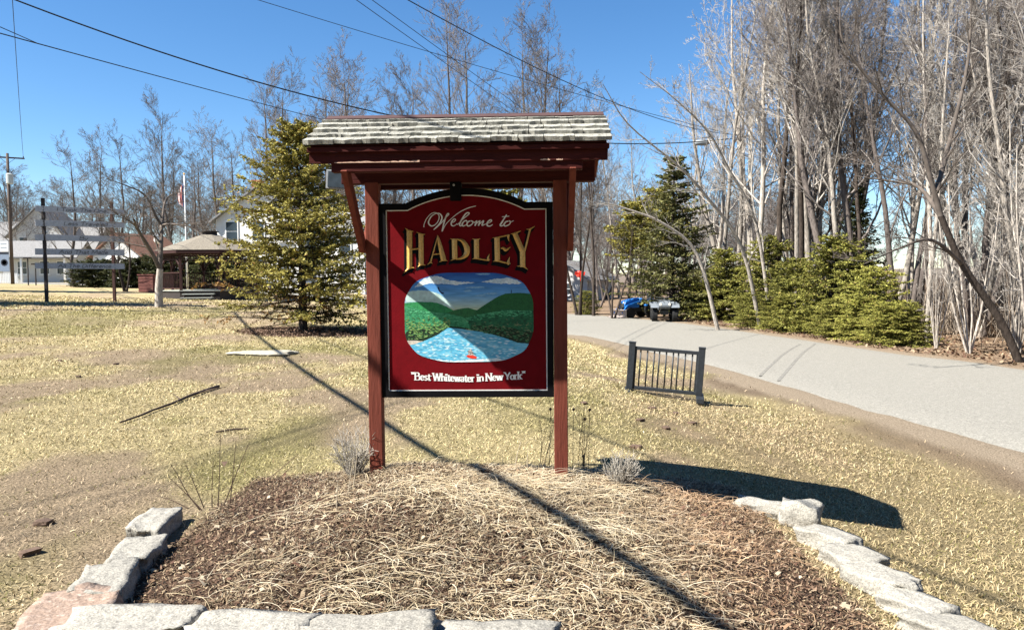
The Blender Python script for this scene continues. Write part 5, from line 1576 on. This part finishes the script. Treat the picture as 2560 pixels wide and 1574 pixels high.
evergreen('spruce', SPR, hS, 0.6, 'olive green spruce with bare lower boughs in a ring of mulch', name='spruce_tree')
RB = 'bushy evergreens lining the far side of the road'
for u, off, v, k, wd, lab in ((1722, 2.3, 668, 'cedar', 1.3, 'bushy yellow-green evergreen beside the parked quad bike'), (1815, 2.6, 622, 'cedar2', 1.15, 'bushy evergreen second from the quad bike'),
                         (1915, 3.4, 590, 'cedar2', 1.05, 'taller bushy evergreen in the middle of the roadside row'), (1995, 2.1, 650, 'cedar', 1.25, 'broad bright evergreen fourth from the quad bike'),
                         (2090, 2.2, 588, 'cedar2', 1.1, 'brightest tall evergreen of the roadside row'), (2180, 1.8, 672, 'cedar', 1.25, 'bushy evergreen next to last before the bare saplings'),
                         (2262, 1.5, 755, 'cedar2', 1.4, 'lowest evergreen of the row beside the bare saplings')):
    best = min((abs(pix(wood_pos(t, off))[0] - u), t) for t in np.linspace(0, 1, 120))
    p = wood_pos(best[1], off)
    evergreen(k, p, at(u, v, p.y).z - p.z, u * 1.3, lab, RB, name='evergreen_bush', wide=wd)
for k in range(12):
    t_ = 0.36 + 0.5 * (k + 0.5) / 12; p = wood_pos(t_, 1.0 + 0.5 * rt.random()); u, v = pix(p)
    if not 1730 < u < 2290: continue
    evergreen(rt.choice(('cedar', 'cedar2')), p, rt.uniform(1.0, 1.5), rt.random() * 6, 'knee-high evergreen shoot spilling over the road edge', 'low evergreen growth along the road edge', name='low_evergreen', wide=1.5, cat='shrub')
conifer('fir', 57, 8.0, 2.5, 34, 9, 14, 12, 0.13, ((0.028, 0.034, 0.012), (0.15, 0.145, 0.05), (0.16, 0.12, 0.05)), clear=0.05, droop=0.05, trunk_r=0.12, power=0.75)
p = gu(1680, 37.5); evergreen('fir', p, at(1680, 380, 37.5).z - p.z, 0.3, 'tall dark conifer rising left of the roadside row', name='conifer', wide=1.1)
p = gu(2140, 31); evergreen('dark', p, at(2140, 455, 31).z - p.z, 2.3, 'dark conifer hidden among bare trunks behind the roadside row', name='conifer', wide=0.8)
p = gu(1570, 43); evergreen('yellow', p, at(1570, 505, 43).z - p.z, 1.0, 'yellow-green evergreen on bare stems behind the tractor', name='conifer', wide=1.0)
p = gu(1640, 46); evergreen('yellow', p, at(1640, 470, 46).z - p.z, 2.0, 'yellow-green evergreen behind the dark conifer', name='conifer', wide=0.9)
p = gu(1250, 62); evergreen('yellow', p, at(1250, 440, 62).z - p.z, 2.6, 'yellow-green evergreen glimpsed above the sign board', name='conifer', wide=1.1)
p = gu(1466, 42); evergreen('cedar', p, at(1466, 728, 42).z - p.z, 2.6, 'small rounded yellow-green shrub between two dark trunks', name='shrub', wide=1.3, cat='shrub')
for k, (u, v) in enumerate(((205, 655), (238, 650), (268, 648), (300, 655), (332, 645), (365, 642), (402, 640), (440, 640), (478, 640), (515, 642), (552, 644), (590, 640))):
    p = gu(u, 56 + (k % 3) * 0.6)
    evergreen('hedge', p, at(u, v, p.y).z - p.z, k * 1.7, 'dark green hedge evergreen behind the gazebo', 'hedge behind the gazebo', name='hedge_evergreen', wide=1.15, cat='shrub')
# big spruces beyond the left edge that shade the lawn
for (x, y, h), lab in (((-24.5, 27.6, 13.5), 'large spruce casting its shadow over the lawn by the poem boards'), ((-33.5, 41.5, 14), 'large spruce casting its shadow over the far lawn by the drive')):
    evergreen('dark', (x, y, gz(x, y)), h, 1.0 + x, lab, name='spruce_tree', wide=0.9)
# unseen evergreens added behind the camera to cut skylight on the sign's front
for k in range(9):
    x = -15 + 4.2 * k + rt.uniform(-1, 1); y = -11 - 3 * rt.random()
    evergreen('dark', (x, y, gz(x, y)), rt.uniform(13, 16), k * 1.3, 'tall dark evergreen added out of view behind the camera to block skylight', 'added unseen evergreens facing the sign', name='conifer', wide=1.0)
# ------------------------------------------------------------------ stones round the bed
def stone(seed, size, m):
    r = random.Random(seed); bm = bmesh.new()
    bmesh.ops.create_cube(bm, size=1.0)
    bmesh.ops.subdivide_edges(bm, edges=bm.edges[:], cuts=8, use_grid_fill=True)
    o = Vector((r.random() * 50, r.random() * 50, r.random() * 50))
    from mathutils import noise
    for v in bm.verts:
        c = v.co.copy(); s = c.normalized() * 0.62
        c = c.lerp(s, 0.14)
        n = noise.noise_vector(c * 1.7 + o) * 0.14 + noise.noise_vector(c * 4 + o) * 0.07 + noise.noise_vector(c * 11 + o) * 0.025
        c += n
        v.co = Vector((c.x * size[0], c.y * size[1], c.z * size[2]))
    me = bpy.data.meshes.new('border_stone'); bm.to_mesh(me); bm.free(); me.materials.append(M[m])
    for p in me.polygons: p.use_smooth = True
    return me
ST = [  # photo pixel of the middle, size along/across/height, heading, material, label
 ((385, 1318), (0.40, 0.21, 0.16), 96, 'granite', 'pale granite stone at the back end of the left edging'),
 ((340, 1392), (0.42, 0.22, 0.16), 100, 'granite', 'white weathered granite stone second from the back of the left edging'),
 ((262, 1468), (0.42, 0.26, 0.16), 106, 'granite', 'speckled grey-white granite stone above the pink corner stone'),
 ((172, 1556), (0.36, 0.50, 0.16), 18, 'granite_pink', 'large pinkish granite stone at the corner of the edging'),
 ((330, 1600), (0.54, 0.28, 0.16), 2, 'granite', 'squared pale granite block next to the pink corner stone'),
 ((625, 1612), (0.52, 0.26, 0.16), -2, 'granite', 'low granite stone in the front edging beside the squared block'),
 ((930, 1612), (0.62, 0.26, 0.16), 1, 'granite', 'long granite stone in the middle of the front edging'),
 ((1250, 1622), (0.52, 0.26, 0.14), 3, 'granite', 'granite stone in the front edging right of the long one'),
 ((1905, 1284), (0.34, 0.16, 0.12), -35, 'granite', 'thin flat pale stone half buried beside the sign shadow'),
 ((2000, 1306), (0.26, 0.20, 0.24), -30, 'granite', 'blocky upright pale stone in the sign shadow edge'),
 ((2075, 1362), (0.36, 0.22, 0.15), -60, 'granite', 'white granite stone just below the blocky stone'),
 ((2135, 1412), (0.32, 0.25, 0.15), -64, 'granite', 'broad white granite stone second below the blocky stone'),
 ((2205, 1465), (0.36, 0.23, 0.15), -62, 'granite', 'white granite stone third below the blocky stone'),
 ((2290, 1525), (0.34, 0.22, 0.15), -60, 'granite', 'darker grey granite stone fourth below the blocky stone'),
 ((2370, 1585), (0.36, 0.24, 0.15), -60, 'granite', 'grey granite stone lowest on the right edging'),
]
for i, ((u, v), sz, a, m, lab) in enumerate(ST):
    x, y = on_plane(u, v, 0.04 if u < 1500 else -0.14)
    o = link('border_stone', stone(200 + i, sz, m)); z = gz(x, y)
    o.location = (x, y, z + sz[2] * (0.34 if v > 1590 else 0.12 if u < 1500 else 0.22)); o.rotation_euler = (0, 0, R(a))
    tag(o, lab, 'stone', 'granite stones edging the bed')
x, y = on_plane(655, 884, 0.05)
o = link('flat_stone', stone(300, (1.25, 0.62, 0.08), 'slab')); o.location = (x, y, gz(x, y) + 0.015); tag(o, 'pale flat stone slab set in the lawn near the spruce', 'stone')

# ------------------------------------------------------------------ grass, mulch, straw
rg_ = np.random.default_rng(5)
def blades(n, xy, wid, length, tilt, col, z=None, bend=0.0):
    x, y = xy
    if z is None: z = terrain(x, y)
    a = rg_.random(n) * 2 * math.pi
    d = np.stack([np.cos(a) * np.cos(tilt), np.sin(a) * np.cos(tilt), np.sin(tilt)], 1)
    s = np.stack([-np.sin(a), np.cos(a), rg_.normal(0, 0.35, n)], 1)
    b = np.stack([x, y, z], 1)
    w = wid[:, None] * 0.5
    mid = b + d * length[:, None] * 0.55
    tip = b + d * length[:, None]; tip[:, 2] -= bend * length
    V = np.stack([b - s * w, b + s * w, mid + s * w * 0.9, mid - s * w * 0.9, tip], 1)
    k = np.arange(n)[:, None] * 5
    Fq = np.concatenate([k + np.array([[0, 1, 2]]), k + np.array([[0, 2, 3]]), k + np.array([[3, 2, 4]])], 0)
    return V.reshape(-1, 3), Fq, np.repeat(col, 5, axis=0)
def lawn():
    n = 430000
    Y = 2.6 * (1 + rg_.random(n) ** 1.25 * 3.6) ** 1.75
    X = (rg_.random(n) * 2 - 1) * (Y * 0.74 + 0.6)
    dn = pl_dist(X, Y, NEAR)
    keep = (bedmask(X, Y) < 0.5 * rg_.random(n) + 0.2) & (ringmask(X, Y) < 0.5) & (dn < -0.25)
    w = (fbm(X * 1.3, Y * 0.8, 77) - 0.5) * 1.1
    keep &= rg_.random(n) > 0.9 * sstep(-1.6, -0.6, dn + w)
    keep &= rg_.random(n) > 0.72 * sstep(0.54, 0.62, fbm(X * 0.55 + 9, Y * 0.4, 57) + 0.07 * sstep(-1.5, -4, X) * sstep(10, 6, Y))
    keep &= rg_.random(n) > 0.55 * sstep(0.55, 0.68, fbm(X * 2.2, Y * 1.8, 87))
    X, Y, dn = X[keep], Y[keep], dn[keep]; n = len(X)
    c = lawn_color(X, Y, dn, dn) * 1.36
    g = rg_.random(n)
    c = np.where((g < 0.12)[:, None], GREEN * 1.25, c)
    c = np.where((g > 0.90)[:, None], np.array([0.42, 0.36, 0.23]), c)
    c = np.where(((g > 0.86) & (g < 0.90))[:, None], np.array([0.14, 0.095, 0.05]), c)
    c = c * rg_.uniform(0.6, 1.35, n)[:, None]
    sc_ = np.maximum(1.0, Y / 6.5)
    V, Fq, C = blades(n, (X, Y), 0.0050 * sc_ * rg_.uniform(0.6, 1.4, n), 0.036 * sc_ ** 0.6 * rg_.uniform(0.5, 1.5, n), rg_.uniform(0.1, 1.05, n), c, bend=0.2)
    o = link('lawn_grass', mesh_np('lawn_grass', V, Fq, M['blade'], C)); tag(o, 'matted straw-coloured winter grass covering the lawn', 'grass', kind='stuff')
lawn()
def bed_sample(n):
    X = rg_.uniform(BED[0] - 0.15, BED[1] + 0.15, n * 2); Y = rg_.uniform(BED[2] - 0.05, BED[3] + 0.25, n * 2)
    k = bedmask(X, Y) > 0.4 * rg_.random(n * 2) + 0.15
    return X[k][:n], Y[k][:n]
def mulch():
    X, Y = bed_sample(62000); n = len(X)
    a = fbm(X * 1.6, Y * 1.6, 91)
    pal = np.array([[0.050, 0.033, 0.023], [0.105, 0.062, 0.040], [0.17, 0.112, 0.075], [0.27, 0.205, 0.13], [0.025, 0.018, 0.014]])
    red = sstep(0.2, 1.4, X)                     # fresher red-brown mulch towards the road
    pr = np.stack([0.24 + 0 * X, 0.25 + 0.2 * red, 0.24 + 0.15 * red, 0.24 + 0.3 * sstep(0.45, 0.6, a), 0.12 - 0.08 * red], 1)
    pr = pr / pr.sum(1)[:, None]
    ci = (rg_.random(n)[:, None] > np.cumsum(pr, 1)).sum(1).clip(0, 4)
    c = pal[ci] * rg_.uniform(0.7, 1.35, n)[:, None]
    z = terrain(X, Y) + rg_.uniform(0.0, 0.022, n)
    V, Fq, C = blades(n, (X, Y), rg_.uniform(0.004, 0.010, n), rg_.uniform(0.012, 0.034, n), rg_.normal(0.2, 0.45, n), c, z)
    o = link('mulch_chips', mesh_np('mulch_chips', V, Fq, M['blade'], C)); tag(o, 'brown bark mulch and leaf crumbs covering the bed', 'mulch', kind='stuff')
mulch()
def strips(n, X, Y, ang, L, wid, col, lift, name, label, cat, curl=0.5, seg=4, base_tilt=0.25):
    """thin curved dry blades lying on the ground"""
    V = []; z0 = terrain(X, Y)
    pos = np.stack([X, Y, z0 + 0.004 + rg_.random(n) * lift], 1)
    a = ang.copy(); cv = rg_.normal(0, curl, n) / seg
    tl = np.abs(rg_.normal(base_tilt, base_tilt * 0.6, n))
    rows = [pos.copy()]
    dirs = []
    for k in range(seg):
        t = tl * (1 - 2.0 * k / (seg - 1))
        d = np.stack([np.cos(a) * np.cos(t), np.sin(a) * np.cos(t), np.sin(t)], 1)
        dirs.append(a.copy())
        pos = pos + d * (L / seg)[:, None]; a = a + cv
        rows.append(pos.copy())
    dirs.append(a)
    Rw = np.stack(rows, 1)
    gzz = terrain(Rw[:, :, 0].ravel(), Rw[:, :, 1].ravel()).reshape(n, seg + 1) + 0.006
    Rw[:, :, 2] = np.maximum(Rw[:, :, 2], gzz)
    A = np.stack(dirs, 1); S = np.stack([-np.sin(A), np.cos(A), np.zeros_like(A) + 0.25], 2)
    ww = (wid[:, None] * 0.5 * np.linspace(1, 0.35, seg + 1)[None])[..., None]
    V = np.stack([Rw - S * ww, Rw + S * ww], 2).reshape(-1, 3)
    m = (seg + 1) * 2
    k = np.arange(n)[:, None, None] * m + np.arange(seg)[None, :, None] * 2 + np.array([0, 1, 3, 2])
    C = np.repeat(col, m, axis=0)
    o = link(name, mesh_np(name, V, k.reshape(-1, 4), M['blade'], C))
    return tag(o, label, cat, kind='stuff')
X, Y = bed_sample(75000); n = len(X)
dens = fbm(X * 1.1 + 3, Y * 1.1, 61) + 0.10 * sstep(1.2, 0.2, np.abs(X - 0.15))
k = dens - 0.12 * sstep(0.6, 1.5, X) - 0.10 * sstep(-0.9, -1.8, X) > 0.27 + 0.36 * rg_.random(n); X, Y = X[k], Y[k]; n = len(X)
pal = np.array([[0.42, 0.34, 0.215], [0.32, 0.245, 0.15], [0.50, 0.43, 0.31], [0.19, 0.135, 0.085]])
strips(n, X, Y, rg_.random(n) * 6.283, rg_.uniform(0.015, 0.055, n) + 0.2 * rg_.random(n) ** 9, rg_.uniform(0.002, 0.0052, n), pal[rg_.integers(0, 4, n)] * (rg_.uniform(0.7, 1.2, n) * (0.45 + 1.15 * fbm(X * 2.3 + 7, Y * 2.3, 71)))[:, None] * (1 - np.array([0.0, 0.16, 0.22]) * sstep(0.5, 1.4, X)[:, None]), 0.03,
       'straw_litter', 'loose pale straw and dead stalks scattered over the bed', 'straw', 1.3, 3, 0.3)
# flattened tufts of last year's ornamental grass
TUFT = [(1290, 1232, -0.55, 420, 0.42), (1180, 1275, -0.9, 330, 0.40), (1050, 1255, -0.5, 260, 0.36), (1420, 1330, -0.75, 300, 0.40), (1600, 1400, -0.5, 240, 0.36),
        (930, 1290, -0.3, 200, 0.34), (1500, 1245, -0.15, 180, 0.40), (760, 1270, 0.35, 170, 0.42), (1250, 1480, -0.7, 260, 0.34), (820, 1455, -0.2, 240, 0.32), (1700, 1500, -1.0, 220, 0.32), (1000, 1400, -0.6, 200, 0.3), (620, 1410, 0.2, 160, 0.3)]
for i, (u, v, a0, n, L) in enumerate(TUFT):
    p = Vector((*on_plane(u, v, 0.16), 0))
    n = n // 2; ang = rg_.normal(a0, 0.75, n); X = p.x + rg_.normal(0, 0.16, n); Y = p.y + rg_.normal(0, 0.13, n)
    col = pal[rg_.choice([0, 0, 1, 2, 2], n)] * rg_.uniform(0.8, 1.2, n)[:, None]
    o = strips(n, X, Y, ang, L * rg_.uniform(0.25, 0.95, n), rg_.uniform(0.0022, 0.005, n), col, 0.05, 'dry_grass_tuft', 'flattened tuft of bleached ornamental grass lying on the mulch', 'dry grass', 0.9, 5, 0.22)
    o['group'] = 'flattened grass tufts in the bed'
# fallen leaves
X, Y = bed_sample(900); n = len(X); z = terrain(X, Y) + rg_.uniform(0.012, 0.03, n)
pal2 = np.array([[0.30, 0.23, 0.15], [0.20, 0.125, 0.075], [0.11, 0.06, 0.04], [0.38, 0.32, 0.23]])
V, Fq, C = blades(n, (X, Y), rg_.uniform(0.012, 0.026, n), rg_.uniform(0.025, 0.055, n), rg_.normal(0.2, 0.3, n), pal2[rg_.integers(0, 4, n)] * rg_.uniform(0.8, 1.2, n)[:, None], z, 0.2)
tag(link('fallen_leaves', mesh_np('fallen_leaves', V, Fq, M['blade'], C)), 'curled dry fallen leaves strewn over the bed', 'leaves', kind='stuff')
# leaf litter across the road and at the spruce ring
n = 14000
T = rg_.random(n); off = rg_.random(n) ** 1.5 * 9 + 0.1
I = np.clip((iF0 + (iF1 - iF0) * T), 0, 258).astype(int); Pq = FARE[I]; Dq = FARE[I + 1] - Pq; Dq = Dq / np.linalg.norm(Dq, axis=1)[:, None]
X = Pq[:, 0] + Dq[:, 1] * off + rg_.normal(0, .3, n); Y = Pq[:, 1] - Dq[:, 0] * off + rg_.normal(0, .3, n)
k = pl_dist(X, Y, FARE) > 0.12; X, Y = X[k], Y[k]; n = len(X)
c = pal2[rg_.integers(0, 3, n)] * rg_.uniform(0.6, 1.1, n)[:, None]
V, Fq, C = blades(n, (X, Y), rg_.uniform(0.04, 0.08, n), rg_.uniform(0.05, 0.13, n), rg_.normal(0.3, 0.4, n), c)
tag(link('woodland_litter', mesh_np('woodland_litter', V, Fq, M['blade'], C)), 'brown leaf litter under the roadside woods', 'leaf litter', kind='stuff')
n = 5000
an = rg_.random(n) * 6.283; rr = np.sqrt(rg_.random(n))
X = SPR.x + 0.35 + 2.0 * rr * np.cos(an); Y = SPR.y - 0.5 + 1.7 * rr * np.sin(an)
V, Fq, C = blades(n, (X, Y), rg_.uniform(0.02, 0.05, n), rg_.uniform(0.04, 0.10, n), rg_.normal(0.25, 0.3, n), np.array([[0.10, 0.065, 0.045]]) * rg_.uniform(0.5, 2.2, n)[:, None])
tag(link('spruce_mulch', mesh_np('spruce_mulch', V, Fq, M['blade'], C)), 'dark mulch ring around the foot of the spruce', 'mulch', kind='stuff')
# low brush filling the back of the woods
n = 34000
T = rg_.random(n); off = 5 + rg_.random(n) * 32
I = np.clip((iF0 + (iF1 - iF0) * T), 0, 258).astype(int); Pq = FARE[I]; Dq = FARE[I + 1] - Pq; Dq = Dq / np.linalg.norm(Dq, axis=1)[:, None]
X = Pq[:, 0] + Dq[:, 1] * off + rg_.normal(0, 1, n); Y = Pq[:, 1] - Dq[:, 0] * off + rg_.normal(0, 1, n)
k = X > 0.10 * Y; X, Y = X[k], Y[k]; n = len(X)
L = rg_.uniform(0.8, 3.4, n); tl = rg_.uniform(0.5, 1.5, n)
V, Fq, C = blades(n, (X, Y), rg_.uniform(0.010, 0.022, n), L, tl, np.array([[0.30, 0.245, 0.19]]) * rg_.uniform(0.4, 1.3, n)[:, None])
tag(link('woodland_brush', mesh_np('woodland_brush', V, Fq, M['blade'], C)), 'tangle of thin bare brush filling the back of the woods', 'brush', kind='stuff')

# ------------------------------------------------------------------ dead plants, sticks
def stems(name, label, cat, base, specs, m, group=None):
    """specs: list of (list of offset points, r0, r1)"""
    e = empty(name, base, 0, label, cat, group)
    for pts, r0, r1 in specs:
        b = MB(); b.tube(catmull(pts, 3), np.linspace(r0, r1, len(catmull(pts, 3))), 5); b.build('stem', M[m], e)
    return e
def photo_stem(base, lst):
    out = []
    for u, v in lst:
        p = at(u, v, base.y); out.append(tuple(p - base))
    return out
bs = Vector((*on_plane(505, 1262, 0.10), 0)); bs.z = gz(bs.x, bs.y)
sp_ = [photo_stem(bs, l) for l in ([(500, 1275), (470, 1235), (440, 1180), (427, 1162)], [(505, 1275), (462, 1230), (420, 1190)], [(510, 1270), (490, 1220), (464, 1160)], [(545, 1265), (548, 1200), (551, 1085)],
       [(575, 1260), (582, 1190), (590, 1100)], [(470, 1270), (430, 1250), (392, 1238)], [(560, 1262), (590, 1185), (621, 1110)], [(530, 1268), (530, 1215), (533, 1150)], [(600, 1262), (650, 1215), (745, 1135)], [(590, 1268), (660, 1225), (735, 1160)])]
e = stems('dead_perennial', 'dead perennial with upright dark stems at the back left of the bed', 'dead plant', bs, [(s, 0.0042, 0.0018) for s in sp_], 'deadstem')
lb = MB(); q = photo_stem(bs, [(552, 1153)])[0]
lb.add([(q[0], q[1], q[2]), (q[0] + .05, q[1] - .01, q[2] + .004), (q[0] + .03, q[1] - .02, q[2] - .03)], [(0, 1, 2)]); lb.build('hanging_leaf', M['deadstem'], e)
def tuft_plant(name, label, base, n, h, spread, m, seed, lean=(0, 0), cat='dead plant', r=0.0022, forks=3):
    rng = np.random.default_rng(seed); e = empty(name, base, 0, label, cat)
    tb = TubeBag()
    for i in range(n):
        a = rng.random() * 6.283; s = spread * math.sqrt(rng.random())
        d = np.array([math.cos(a) * s + lean[0], math.sin(a) * s + lean[1], 1.0])
        q = walk(rng, (math.cos(a) * 0.03, math.sin(a) * 0.03, -0.01), d, h * rng.uniform(0.5, 1.1), 4, 0.10)
        tb.tube(q, np.linspace(r, r * 0.5, 5), 3)
        for k in range(forks):
            p, ax = at_t(q, rng.uniform(0.4, 0.95)); d2 = side_dir(rng, ax, R(rng.uniform(20, 50)))
            tb.tube(walk(rng, p, d2, h * rng.uniform(0.12, 0.3), 2, 0.15), [r * 0.7, r * 0.6, r * 0.4], 3)
    link('stems', tb.mesh('stems', M[m]), e)['kind'] = 'stuff'
    return e
def bp_(u, v, z=0.15):
    x, y = on_plane(u, v, z); return Vector((x, y, gz(x, y)))
tuft_plant('dry_lavender', 'silvery dry bushy plant beside the left signpost', bp_(885, 1200), 90, 0.34, 0.45, 'silverplant', 1, r=0.0028, forks=4)
tuft_plant('dry_lavender', 'silvery dry bushy plant leaning in the roof shadow', bp_(1545, 1235, 0.08), 80, 0.24, 0.6, 'silverplant', 2, lean=(0.25, 0), r=0.003, forks=4)
tuft_plant('dry_flower_stems', 'tall dark seed-headed stems right of the right signpost', bp_(1450, 1165), 5, 0.50, 0.16, 'deadstem', 3, forks=2, r=0.0026)
tuft_plant('dry_flower_stems', 'dark thin dead stems left of the right signpost', bp_(1352, 1155), 6, 0.48, 0.14, 'deadstem', 4, lean=(0.22, 0), forks=2, r=0.0026)
for k, (u, v) in enumerate(((1434, 1023), (1474, 1024), (1462, 1047), (1458, 1140), (1376, 1022))):
    p = at(u, v, bp_(1450, 1165).y)
    b = MB(); b.lathe((0, 0, 0), [(0.004, -0.012), (0.011, -0.004), (0.010, 0.006), (0.003, 0.012)], 8)
    b.tube([(0, 0, -0.01), (-0.01, 0, -max(0.05, p.z - bp_(1450, 1165).z - 0.01))], [0.0018, 0.0022], 4)
    o = b.build('seed_head', M['deadstem'], smooth=True); o.location = p; tag(o, 'dark round dried seed head on a thin stalk by the right signpost', 'seed head', 'seed heads by the right signpost')
for k, (l, lab) in enumerate((([(868, 1250), (874, 1205), (885, 1140)], 'pale dry stalk in front of the left signpost'), ([(880, 1240), (888, 1180), (893, 1120)], 'pale dry stalk touching the silvery plant'), ([(842, 1300), (842, 1250), (845, 1200)], 'short pale stalk left of the silvery plant'), ([(1285, 1195), (1292, 1140), (1302, 1105)], 'curved pale stalk between the signposts'), ([(1322, 1200), (1318, 1160), (1320, 1120)], 'bent pale stalk just left of the right signpost'))):
    b_ = bp_(*l[0]); P_ = catmull(photo_stem(b_, l), 4)
    o = MB().tube(P_, np.linspace(0.0045, 0.002, len(P_)), 5).build('dry_stalk', M['palestem']); o.location = b_; tag(o, lab, 'dry stalk', 'pale dry stalks in the bed')
# stick on the lawn
s0, s1 = gp(302, 1062), gp(545, 970)
rr_ = random.Random(3); P_ = []
for i in range(12):
    p = s0.lerp(s1, i / 11); x = p.x + (rr_.random() - .5) * 0.03; y = p.y + (rr_.random() - .5) * 0.06
    P_.append(Vector((x, y, gz(x, y) + 0.03)) - s0)
e = empty('fallen_stick', s0, 0, 'long thin dark stick lying on the lawn', 'stick')
MB().tube(P_, np.linspace(0.010, 0.022, 12), 6).build('stem', M['cedarwood'], e)
for i, (dx, dy) in ((8, (0.25, 0.15)), (9, (0.3, 0.02)), (6, (-0.2, 0.2))):
    MB().tube([P_[i], P_[i] + Vector((dx, dy, 0.05))], [0.009, 0.004], 5).build('side_twig', M['cedarwood'], e)
for u0, v0, u1, v1, lab in ((540, 1083, 625, 1074, 'short dark twig on the lawn below the long stick'), (1700, 1365, 1845, 1382, 'pale dry stick lying on the mulch towards the road')):
    a_, b_ = gp(u0, v0), gp(u1, v1)
    o = MB().tube([Vector((0, 0, 0.015)), (b_ - a_) * .5 + Vector((0, 0.03, 0.02)), (b_ - a_) + Vector((0, 0, 0.015))], [0.009, 0.011, 0.006], 6).build('twig', M['cedarwood' if u0 < 1000 else 'palestem']); o.location = a_
    tag(o, lab, 'twig')
# dark leaf clods on the lawn
for k, (u, v) in enumerate(((150, 903), (290, 911), (196, 943), (110, 1310), (75, 1385), (1460, 1010), (1630, 1022), (1600, 1052), (1665, 1072), (1590, 1120), (1730, 1060), (1690, 1035))):
    p = gp(u, v); o = link('leaf_clump', stone(400 + k, (0.10, 0.07, 0.035), 'deadstem')); o.location = p + Vector((0, 0, 0.012)); o.rotation_euler = (0, 0, k)
    tag(o, 'dark clump of old leaves lying on the lawn', 'leaf clump', 'leaf clumps on the lawn')
